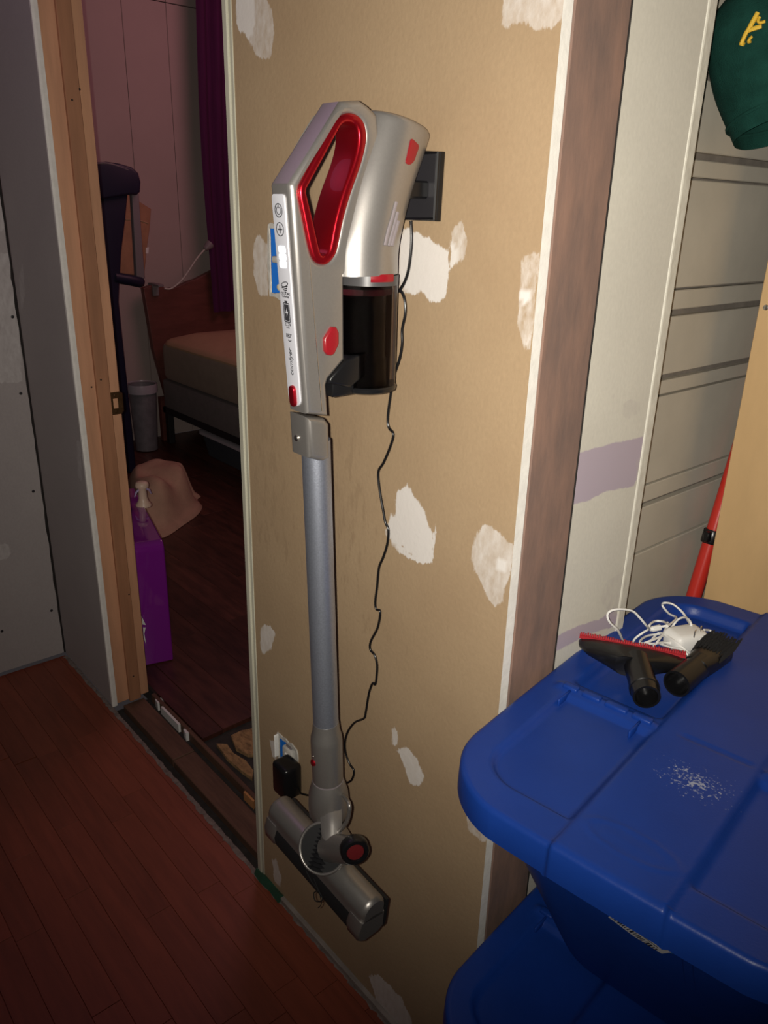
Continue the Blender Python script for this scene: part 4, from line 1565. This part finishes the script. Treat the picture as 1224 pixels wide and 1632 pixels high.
# ---------------------------------------------------------------- white charger with its tangled cable
wcg = thing('phone_charger', 'white two-prong charger with tangled white cable on the upper tote lid', 'charger', (0.07, 0.28, TZ - 0.014))
ca_, cb_ = lid_pt(1068, 1020, TZ + 0.006), lid_pt(1118, 1012, TZ + 0.006)
cx_ = (cb_ - ca_).normalized()
cyv = Vector((0, 0, 1)).cross(cx_).normalized()
cz_ = Vector((0, 0, 1))
mm = frame_mtx((ca_ + cb_) / 2 + Vector((0, 0, -0.002)), cx_, cyv, cz_)
me = box((-0.026, -0.019, -0.014), (0.026, 0.019, 0.014), 0.008, 3)
me.transform(mm)
put('plug_body', me, M_whiteplastic, wcg, 40)
for k, (x, y) in enumerate(((1106, 1018), (1115, 1012))):
    p = lid_pt(x, y, TZ + 0.012)
    me = box((-0.0036, -0.0008, 0), (0.0036, 0.0008, 0.017), 0.0004)
    me.transform(frame_mtx(p - cz_ * 0.004, (cx_ * 0.8 + cyv * 0.6).normalized(), (cyv * 0.8 - cx_ * 0.6).normalized(), cz_))
    put('prong', me, M_steel, wcg)
loops = [
    [(993, 1022), (985, 1005), (972, 992), (968, 980), (975, 973), (990, 971), (1008, 974), (1020, 985), (1031, 998), (1036, 1003)],
    [(1040, 1000), (1062, 997), (1058, 991), (1045, 990), (1036, 995), (1033, 1003), (1025, 1008), (1012, 1018), (1009, 1026), (1018, 1028), (1035, 1022),
     (1058, 1012), (1070, 1000), (1080, 988), (1090, 984), (1098, 988), (1102, 998), (1098, 1010), (1088, 1016), (1072, 1008), (1062, 1000)],
    [(1064, 998), (1078, 985), (1066, 978), (1056, 966), (1058, 961), (1072, 963), (1086, 974), (1094, 985), (1100, 996)],
    [(1122, 1004), (1132, 1005), (1137, 1012), (1130, 1017), (1116, 1019), (1104, 1024), (1085, 1028), (1060, 1024), (1040, 1026), (1020, 1024), (1030, 1014), (1052, 1010)],
    [(1030, 1030), (1048, 1010), (1060, 1012), (1078, 1024), (1092, 1036), (1100, 1042)],
    [(1052, 1026), (1070, 1032), (1088, 1036), (1098, 1046)],
    [(1038, 1034), (1050, 1020), (1060, 1004), (1064, 992)]]
bm = bmesh.new()
for li, lp in enumerate(loops):
    pp = []
    for k, (x, y) in enumerate(lp):
        if li == 0:
            z = TZ + 0.006 + 0.062 * math.sin(PI * k / (len(lp) - 1)) ** 0.7
        else:
            z = TZ + 0.006 + 0.006 * math.sin(k * 1.3 + li) + (0.010 if y < 1000 else 0)
        pp.append(lid_pt(x, y, z))
    add_tube(bm, catmull(pp, 5), 0.0016, 6)
put('cable', from_bm(bm), M_whiteplastic, wcg, 60)
pc = [lid_pt(1036, 1003, TZ + 0.008), lid_pt(1052, 1000, TZ + 0.009)]
put('cable_plug', lathe(pc[0], pc[1] - pc[0], [(0, 0.0025), (0.004, 0.0042), ((pc[1] - pc[0]).length, 0.0042)], 12), M_whiteplastic, wcg, 40)

# ---------------------------------------------------------------- plywood sheet, red pole, cap
py_ = 0.530
ply = put('plywood_sheet', box((-0.016, py_, 0.0), (0.62, py_ + 0.018, 1.95), 0.001), M_ply)
ply['label'] = 'tan plywood sheet standing upright behind the stacked blue totes'
ply['category'] = 'board'
sp0 = at(1221, 490, 'y', py_)
put('screw', lathe(sp0, (0, -1, 0), [(0, 0.0045), (0.0015, 0.004), (0.002, 0.002)], 12), M_steel, ply, 40)
XP = -0.044
q0, q1 = at(1104, 955, 'x', XP), at(1186, 690, 'x', XP)
pd = (q1 - q0).normalized()
base_ = q0 - pd * (q0.z / pd.z)
rp = thing('extension_pole', 'red round pole leaning in the corner behind the totes and plywood', 'pole', base_)
put('shaft', lathe(base_ + pd * 0.002, pd, [(0, 0.0125), (1.62, 0.0125)], 24), M_red_pole, rp, 40)
qc = at(1134, 857, 'x', XP)
bm = bmesh.new()
add_lathe(bm, qc - pd * 0.010, pd, [(0, 0.0150), (0.002, 0.0160), (0.022, 0.0160), (0.024, 0.0150)], 20)
add_box(bm, qc + Vector((-0.006, 0.012, -0.004)), qc + Vector((0.006, 0.021, 0.014)), 0.002)
add_box(bm, qc + Vector((-0.004, -0.024, -0.002)), qc + Vector((0.006, -0.012, 0.016)), 0.002)
put('clamp_collar', from_bm(bm), M_black, rp, 40)

# cap hanging from a nail in the plywood above the frame
CY = 0.425
cc = at(1259, 92, 'y', CY)
cap = thing('baseball_cap', 'dark green cap with gold embroidery hanging at the upper right', 'cap', cc)
ax_ = (at(1215, -60, 'y', CY) - at(1260, 215, 'y', CY)).normalized()      # crown axis, up
crown0 = at(1252, 205, 'y', CY)
side_ = ax_.cross(Vector((0, 1, 0))).normalized()
if side_.x > 0:
    side_ = -side_
fw_ = side_.cross(ax_)
RX, RY, CH = 0.070, 0.075, 0.190
rg = []
nn_ = 48
for k in range(22):
    t_ = k / 21
    if t_ < 0.55:
        r = 0.86 + 0.16 * math.sin(PI / 2 * t_ / 0.55)
    else:
        r = 1.02 * math.cos(PI / 2 * ((t_ - 0.55) / 0.45) ** 1.5) + 0.004
    rr_ = []
    for i in range(nn_):
        a = 2 * PI * i / nn_
        wob = 1 + 0.018 * math.sin(3 * a + 6 * t_) + 0.012 * math.sin(5 * a - 9 * t_)
        seam = 1 - 0.012 * max(0, 1 - abs(((a / (PI / 3) + 0.5) % 1) - 0.5) * 14)
        rr_.append(crown0 + ax_ * (CH * t_) + side_ * (RX * r * wob * seam * math.cos(a)) + fw_ * (RY * r * wob * seam * math.sin(a)))
    rg.append(rr_)
put('crown', loft(rg, False, True), M_green, cap, 50)
capfront = lambda x, y: at(x, y, 'y', CY)


def on_crown(px, py):
    """first point of the crown along the sight line"""
    d = ((px - 612) * RT - (py - 816) * UP + F_PX * FW).normalized()
    best = None
    for k in range(700):
        p = CAM + d * (0.9 + 0.0008 * k)
        q = p - crown0
        t_ = q.dot(ax_) / CH
        if not 0 <= t_ <= 0.98:
            continue
        r = (0.86 + 0.16 * math.sin(PI / 2 * t_ / 0.55)) if t_ < 0.55 else 1.02 * math.cos(PI / 2 * ((t_ - 0.55) / 0.45) ** 1.5)
        if (q.dot(side_) / RX) ** 2 + (q.dot(fw_) / RY) ** 2 < (r * 1.0) ** 2:
            best = p - d * 0.001
            break
    return best


for st, wd in (([(1181, 70), (1190, 52), (1199, 36), (1208, 20)], 0.0032), ([(1193, 49), (1204, 45), (1214, 42)], 0.0030), ([(1180, 69), (1186, 71)], 0.0026), ([(1199, 58), (1194, 63), (1193, 67), (1197, 66)], 0.0020),
               ([(1211, 27), (1208, 33), (1212, 36), (1220, 34)], 0.0022)):
    pp = [on_crown(x, y) for x, y in st]
    pp = [p for p in pp if p is not None]
    if len(pp) > 1:
        put('embroidery', tube(catmull(pp, 4), wd * 0.85, 6), M_yellow, cap, 60)
hem = []
for i in range(nn_ + 1):
    a = 2 * PI * i / nn_
    hem.append(crown0 + ax_ * (CH * 0.10) + side_ * (RX * 0.905 * math.cos(a)) + fw_ * (RY * 0.905 * math.sin(a)))
put('hem_band', tube(hem, 0.0022, 6), M_green, cap, 60)
brim = []
for k in range(9):
    t_ = k / 8
    rowp = []
    for i in range(17):
        a = -1.1 + 2.2 * i / 16
        r = 0.86 + 0.9 * t_ * math.cos(a * 0.8)
        rowp.append(crown0 + side_ * (-RX * r * math.cos(a)) + fw_ * (RY * r * 0.95 * math.sin(a)) - ax_ * (0.02 * t_ * t_) - ax_ * 0.03 * (math.sin(a) ** 2) * t_)
    brim.append(rowp)
bme = loft(brim, False, False, False)
bo = put('brim', bme, M_green, cap, 60)
sol = bmesh.new()
sol.from_mesh(bme)
bmesh.ops.solidify(sol, geom=sol.faces, thickness=0.003)
sol.to_mesh(bme)
sol.free()
nail = Vector((crown0 + ax_ * CH * 0.97))
put('nail', lathe((nail.x, py_, nail.z), (0, -1, 0), [(0, 0.002), (0.02, 0.002), (0.02, 0.005), (0.022, 0.005)], 10), M_steel, ply)

# ================================================================ BEDROOM
# ---------------------------------------------------------------- bed
bed = thing('bed', 'made bed with tan sheet and arched red-brown headboard in the bedroom', 'bed', (-2.7, 2.0, 0))
bx0_, bx1_, by0, by1 = -3.66, -1.72, 1.285, 2.70


def soft_slab(x0, x1, y0, y1, z0, z1, r, crown=0.0, bev=0.03):
    rg = []
    for ins_, z in ((bev, z0), (bev * 0.3, z0 + bev * 0.3), (0, z0 + bev), (0, z1 - bev), (bev * 0.25, z1 - bev * 0.35), (bev * 0.9, z1 - bev * 0.05)):
        q = rrect_ring((x1 - x0) / 2 - ins_, (y1 - y0) / 2 - ins_, max(r - ins_, 0.01), z, 8)
        rg.append([p + Vector(((x0 + x1) / 2, (y0 + y1) / 2, 0)) for p in q])
    cen = Vector(((x0 + x1) / 2, (y0 + y1) / 2, 0))
    for s_, z in ((0.88, 0.55), (0.72, 0.85), (0.5, 1.0), (0.2, 1.0)):
        rg.append([Vector((cen.x + (p.x - cen.x) * s_, cen.y + (p.y - cen.y) * s_, z1 + crown * z)) for p in rg[5]])
    return loft(rg)


put('box_spring', soft_slab(bx0_, bx1_, by0 + 0.005, by1, 0.215, 0.375, 0.05, 0, 0.012), M_boxspring, bed, 40)
mt = put('mattress', soft_slab(bx0_, bx1_, by0, by1, 0.38, 0.585, 0.10, 0.0, 0.03), M_mattress, bed, 40)
put('fitted_sheet', soft_slab(bx0_ + 0.004, bx1_ - 0.004, by0 + 0.006, by1 - 0.004, 0.545, 0.605, 0.12, 0.055, 0.035), M_sheet, mt, 50)
bm = bmesh.new()
add_box(bm, (bx0_, by0 + 0.01, 0.178), (bx1_, by0 + 0.045, 0.213), 0.003)
add_box(bm, (bx0_, by1 - 0.045, 0.178), (bx1_, by1 - 0.01, 0.213), 0.003)
add_box(bm, (bx0_, by0 + 0.01, 0.178), (bx0_ + 0.035, by1 - 0.01, 0.213), 0.003)
put('side_rail', from_bm(bm), M_darkmetal, bed)
for x in (bx0_ + 0.03, bx1_ - 0.06):
    for y in (by0 + 0.03, by1 - 0.06):
        put('leg', box((x - 0.02, y - 0.015, 0.0), (x + 0.02, y + 0.02, 0.18), 0.003), M_darkmetal, bed)
XB = -3.70
hb_top = [(226, 459), (240, 454), (252, 454), (264, 460), (280, 457), (296, 449), (311, 444), (330, 434), (350, 424), (372, 415)]
hp = [(lambda p: (p.y, p.z))(at(x, y, 'x', XB)) for x, y in hb_top]
hp = hp + [(hp[-1][0] + 0.35, hp[-1][1] + 0.06), (2.6, hp[0][1] + 0.12), (2.78, hp[0][1])]
bl0 = at(243, 556, 'x', XB)
hb = hp + [(2.78, 0.25), (hp[0][0] + 0.09, 0.25), (hp[0][0] + 0.03, bl0.z)]
put('headboard', extrude2d([hb], 0.020, 0.004, yz(XB)), M_headboard, bed, 40)
put('headboard_post', box((XB - 0.02, hp[0][0] + 0.05, 0.0), (XB + 0.02, hp[0][0] + 0.10, 0.26), 0.003), M_headboard, bed)

# clip lamp on the headboard
gl = thing('clip_lamp', 'gooseneck clip lamp clamped to the top of the headboard', 'lamp', at(257, 455, 'x', XB))
XG = XB + 0.098
gp_ = [at(x, y, 'x', XG) for x, y in ((262, 460), (272, 460), (284, 452), (294, 441), (303, 428), (313, 413), (322, 402), (328, 396))]
put('gooseneck', tube(catmull(gp_, 5), 0.0045, 8), M_dirtywhite, gl, 60)
p = at(257, 452, 'x', XG)
zt_ = at(256, 457, 'x', XB).z
bm = bmesh.new()
add_box(bm, (XB + 0.0215, p.y - 0.020, zt_ - 0.045), (XB + 0.032, p.y + 0.016, zt_ + 0.016), 0.003)
add_box(bm, (XB - 0.032, p.y - 0.020, zt_ - 0.045), (XB - 0.0215, p.y + 0.016, zt_ + 0.016), 0.003)
add_box(bm, (XB - 0.030, p.y - 0.018, zt_ + 0.008), (XG, p.y + 0.014, zt_ + 0.022), 0.003)
put('clip', from_bm(bm), M_greymetal, gl, 40)
p, q = gp_[-1], at(337, 387, 'x', XG)
put('lamp_head', lathe(p, q - p, [(-0.006, 0.012), (0.010, 0.018), (0.030, 0.024), (0.040, 0.022)], 18), M_greymetal, gl, 40)

# curtain
XCU = XB + 0.055
c0, c1 = at(316, 100, 'x', XCU).y, 2.95
rows_ = []
nC = 150
for z in np.linspace(at(345, 497, 'x', XCU).z, 2.5, 14):
    rw = []
    for i in range(nC):
        t_ = i / (nC - 1)
        y = c0 + (c1 - c0) * t_ + 0.012 * math.sin(3 * z) * (1 - t_)
        rw.append(Vector((XCU + 0.018 * math.sin(t_ * 95 + 0.4 * math.sin(2 * z)) + 0.006 * math.sin(t_ * 40 + z), y, z)))
    rows_.append(rw)
cme = loft(rows_, False, False, False)
sol = bmesh.new()
sol.from_mesh(cme)
bmesh.ops.solidify(sol, geom=sol.faces, thickness=0.003)
sol.to_mesh(cme)
sol.free()
cur = put('curtain', cme, M_curtain, None, 60)
cur['label'] = 'dark purple pleated curtain hanging over the headboard of the bed'
cur['category'] = 'curtain'

# ---------------------------------------------------------------- exercise machine and the bag behind it
XE = -3.28
E2 = lambda pts, x=XE: [(lambda p: (p.y, p.z))(at(a, b, 'x', x)) for a, b in pts]
ex = thing('exercise_machine', 'dark navy exercise machine with rounded console and padded handle in the bedroom', 'exercise machine', (XE, 0.9, 0))
con = [(140, 262), (160, 258), (180, 261), (200, 267), (210, 276), (214, 290), (213, 306), (208, 311), (196, 310), (150, 318)]
put('console', extrude2d([E2(con)], 0.075, 0.012, yz(XE)), M_navy, ex, 40)
put('console_trim', tube(catmull([at(x, y, 'x', XE + 0.07) for x, y in ((145, 263), (165, 260), (185, 264), (204, 271))], 4), 0.006, 6), M_greymetal, ex, 60)
col = E2([(150, 300), (198, 306), (194, 350), (188, 400), (185, 450), (184, 480)])
c_l = col[0][0]
col = col + [(col[-1][0] + 0.01, 0.0), (c_l - 0.02, 0.0)]
put('column', extrude2d([col], 0.045, 0.010, yz(XE)), M_navy, ex, 40)
put('upright', extrude2d([E2([(205, 308), (216, 308), (226, 443), (213, 443)])], 0.015, 0.003, yz(XE + 0.02)), M_greymetal, ex, 40)
put('handle', tube([at(182, 442, 'x', XE + 0.03), at(205, 446, 'x', XE + 0.03), at(224, 450, 'x', XE + 0.03), at(228, 451, 'x', XE + 0.03)], [0.026, 0.026, 0.026, 0.018], 12), M_navy, ex, 60)
bgp = E2([(190, 300), (216, 318), (240, 333), (238, 362), (234, 390), (231, 420), (229, 440), (188, 436)], XF + 0.03)
bag = put('tote_bag', extrude2d([bgp], 0.020, 0.010, yz(XF + 0.0225)), M_bag, None, 50)
bag['label'] = 'tan cloth bag hanging on the bedroom wall behind the exercise machine'
bag['category'] = 'bag'
XT = XF + 0.043
tg = E2([(232, 395), (237, 394), (236, 404), (232, 404)], XT)
put('white_tag', extrude2d([tg], 0.002, 0.0, yz(XT + 0.001)), M_whiteplastic, bag)
put('seam', tube([at(x, y, 'x', XT) for x, y in ((200, 350), (218, 350), (236, 356))], 0.004, 5), M_sheet, bag)

# ---------------------------------------------------------------- waste basket, under-bed box
wk = thing('waste_basket', 'grey translucent waste basket on the floor beside the bed', 'waste basket', (-3.58, 1.145, 0))
bm = bmesh.new()
add_lathe(bm, (-3.58, 1.145, 0), (0, 0, 1), [(0.004, 0.056), (0.006, 0.060), (0.37, 0.076), (0.37, 0.073), (0.012, 0.057)], 28, True, True)
put('bucket', from_bm(bm), M_basket, wk, 40)
rp_ = ring((-3.58, 1.145, 0.37), (0, 0, 1), 0.0755, 28)
put('rim', tube(rp_ + [rp_[0]], 0.0045, 6), M_greymetal, wk, 60)
put('bag_liner', lathe((-3.58, 1.145, 0), (0, 0, 1), [(0.30, 0.066), (0.378, 0.080), (0.36, 0.082), (0.33, 0.0815)], 28, False, False), mat('liner', (0.42, 0.38, 0.42), 0.3), wk, 40)

ub0, ub1 = at(300, 684, 'z', 0.165), at(362, 716, 'z', 0.165)
ub = thing('storage_box', 'shallow translucent storage box pushed under the bed', 'storage box', ((ub0.x + ub1.x) / 2, 1.6, 0))
ux0, ux1 = -3.35, -2.72
uy0 = 1.335
rg = [[p + Vector(((ux0 + ux1) / 2, uy0 + 0.2, 0)) for p in rrect_ring((ux1 - ux0) / 2 - d, 0.2 - d, 0.06, z)] for d, z in ((0.03, 0.002), (0.01, 0.120))]
put('box_body', loft(rg), M_binside, ub, 40)
rg = [[p + Vector(((ux0 + ux1) / 2, uy0 + 0.2, 0)) for p in rrect_ring((ux1 - ux0) / 2 - d, 0.2 - d, 0.06, z)] for d, z in ((0.008, 0.1205), (-0.004, 0.124), (-0.004, 0.138), (0.004, 0.143), (0.02, 0.143))]
put('box_lid', loft(rg), mat('box_lid', (0.48, 0.42, 0.46), 0.4), ub, 40)

# ---------------------------------------------------------------- blanket heap
ol = [(225, 862), (262, 857), (292, 838), (314, 822), (322, 805), (314, 788), (318, 772), (296, 752), (270, 742), (240, 736), (205, 734), (190, 745), (190, 800), (200, 850)]
lift = [0, 0, 0, 0, 0.01, 0.03, 0.06, 0.10, 0.12, 0.12, 0.12, 0.1, 0.05, 0]
bp_ = [at(x, y, 'z', lz) for (x, y), lz in zip(ol, lift)]
bc = sum(bp_, Vector()) / len(bp_)
ring3 = catmull([Vector((p.x, p.y, 0)) for p in bp_], 8, True)
rg = []
import mathutils
nR = 26
for k in range(nR + 1):
    t_ = 1 - k / nR
    rr_ = []
    for p in ring3:
        q = Vector((bc.x, bc.y, 0)).lerp(p, max(t_, 0.01))
        fold = (0.5 + 0.5 * math.sin(19 * (q.x * 0.5 + q.y) + 3.4 * math.sin(6.5 * q.x + 1.2) + 2.0 * math.sin(9 * q.y)))
        n_ = mathutils.noise.noise(Vector((q.x * 5, q.y * 6, 1.7)))
        edge = 1 - max(t_, 0.0) ** 5
        inner = smooth01(np.array((0.93 - t_) / 0.42)) * 1.0
        inner = float(inner)
        z = 0.016 * min(1, (1 - t_) * 14) + inner * (0.115 + 0.050 * fold + 0.06 * n_) * (0.6 + 0.4 * edge)
        rr_.append(Vector((q.x, q.y, 0.002 + z)))
    rg.append(rr_)
bl_ = put('blanket', loft(rg, True, True), M_blanket, None, 70)
bl_['label'] = 'crumpled tan blanket heaped on the dark bedroom floor behind the purple case'
bl_['category'] = 'blanket'

# ---------------------------------------------------------------- purple case with cream knob
pr = at(279, 1052, 'z', 0.0)
ang = math.radians(15)
du = Vector((math.sin(ang), math.cos(ang), 0))       # along the front, towards +Y
dv = Vector((-math.cos(ang), math.sin(ang), 0))      # away from the camera
pcs = thing('purple_case', 'glossy purple upright case with cream knob on top behind the door jamb', 'case', pr)
hC = at(261, 866, 'x', pr.x).z
side = [(0.0, 0.004)] + [(0.028 - 0.028 * math.cos(math.radians(a)), hC - 0.024 + 0.028 * math.sin(math.radians(a))) for a in range(0, 91, 9)] + [(0.50, hC + 0.004), (0.52, hC - 0.016), (0.52, 0.004)]
WC = 0.130
mm = frame_mtx(pr - du * (WC / 2 + 0.004), dv, Vector((0, 0, 1)), dv.cross(Vector((0, 0, 1))))
put('case_body', extrude2d([side], WC / 2, 0.006, mm, 4), M_purple, pcs, 30)
kp = at(229, 806, 'z', hC + 0.001)
bm = bmesh.new()
add_lathe(bm, kp, (0, 0, 1), [(0, 0.025), (0.006, 0.0245), (0.016, 0.017), (0.028, 0.0135), (0.058, 0.0125), (0.062, 0.014), (0.064, 0.0205), (0.072, 0.0215), (0.080, 0.018), (0.083, 0.008)], 24)
kn = put('knob', from_bm(bm), M_cream, pcs, 50)
for s_ in (-1, 1):
    put('prong', tube([kp + Vector((0, s_ * 0.012, 0.056)) , kp + Vector((0.002, s_ * 0.022, 0.050)), kp + Vector((0.002, s_ * 0.028, 0.036))], [0.004, 0.0035, 0.0015], 6), M_lilac, kn, 60)
for pts_ in ([(224, 979), (231, 993), (232, 996), (226, 995)], [(228, 1000), (232, 1000), (230, 1010), (233, 1028), (229, 1016)]):
    e0 = [at(x, y, 'x', pr.x - 0.028) for x, y in pts_]
    vv_ = []
    for p in e0:
        # slide each corner along its sight line onto the front face of the case
        d = p - CAM
        nrm = -dv
        tt = (pr + nrm * 0.0006 - CAM).dot(nrm) / d.dot(nrm)
        vv_.append(CAM + d * tt)
    bm = bmesh.new()
    add_loft(bm, [vv_, [p - dv * 0.0004 for p in vv_]])
    put('white_decal', from_bm(bm), M_whiteplastic, pcs)
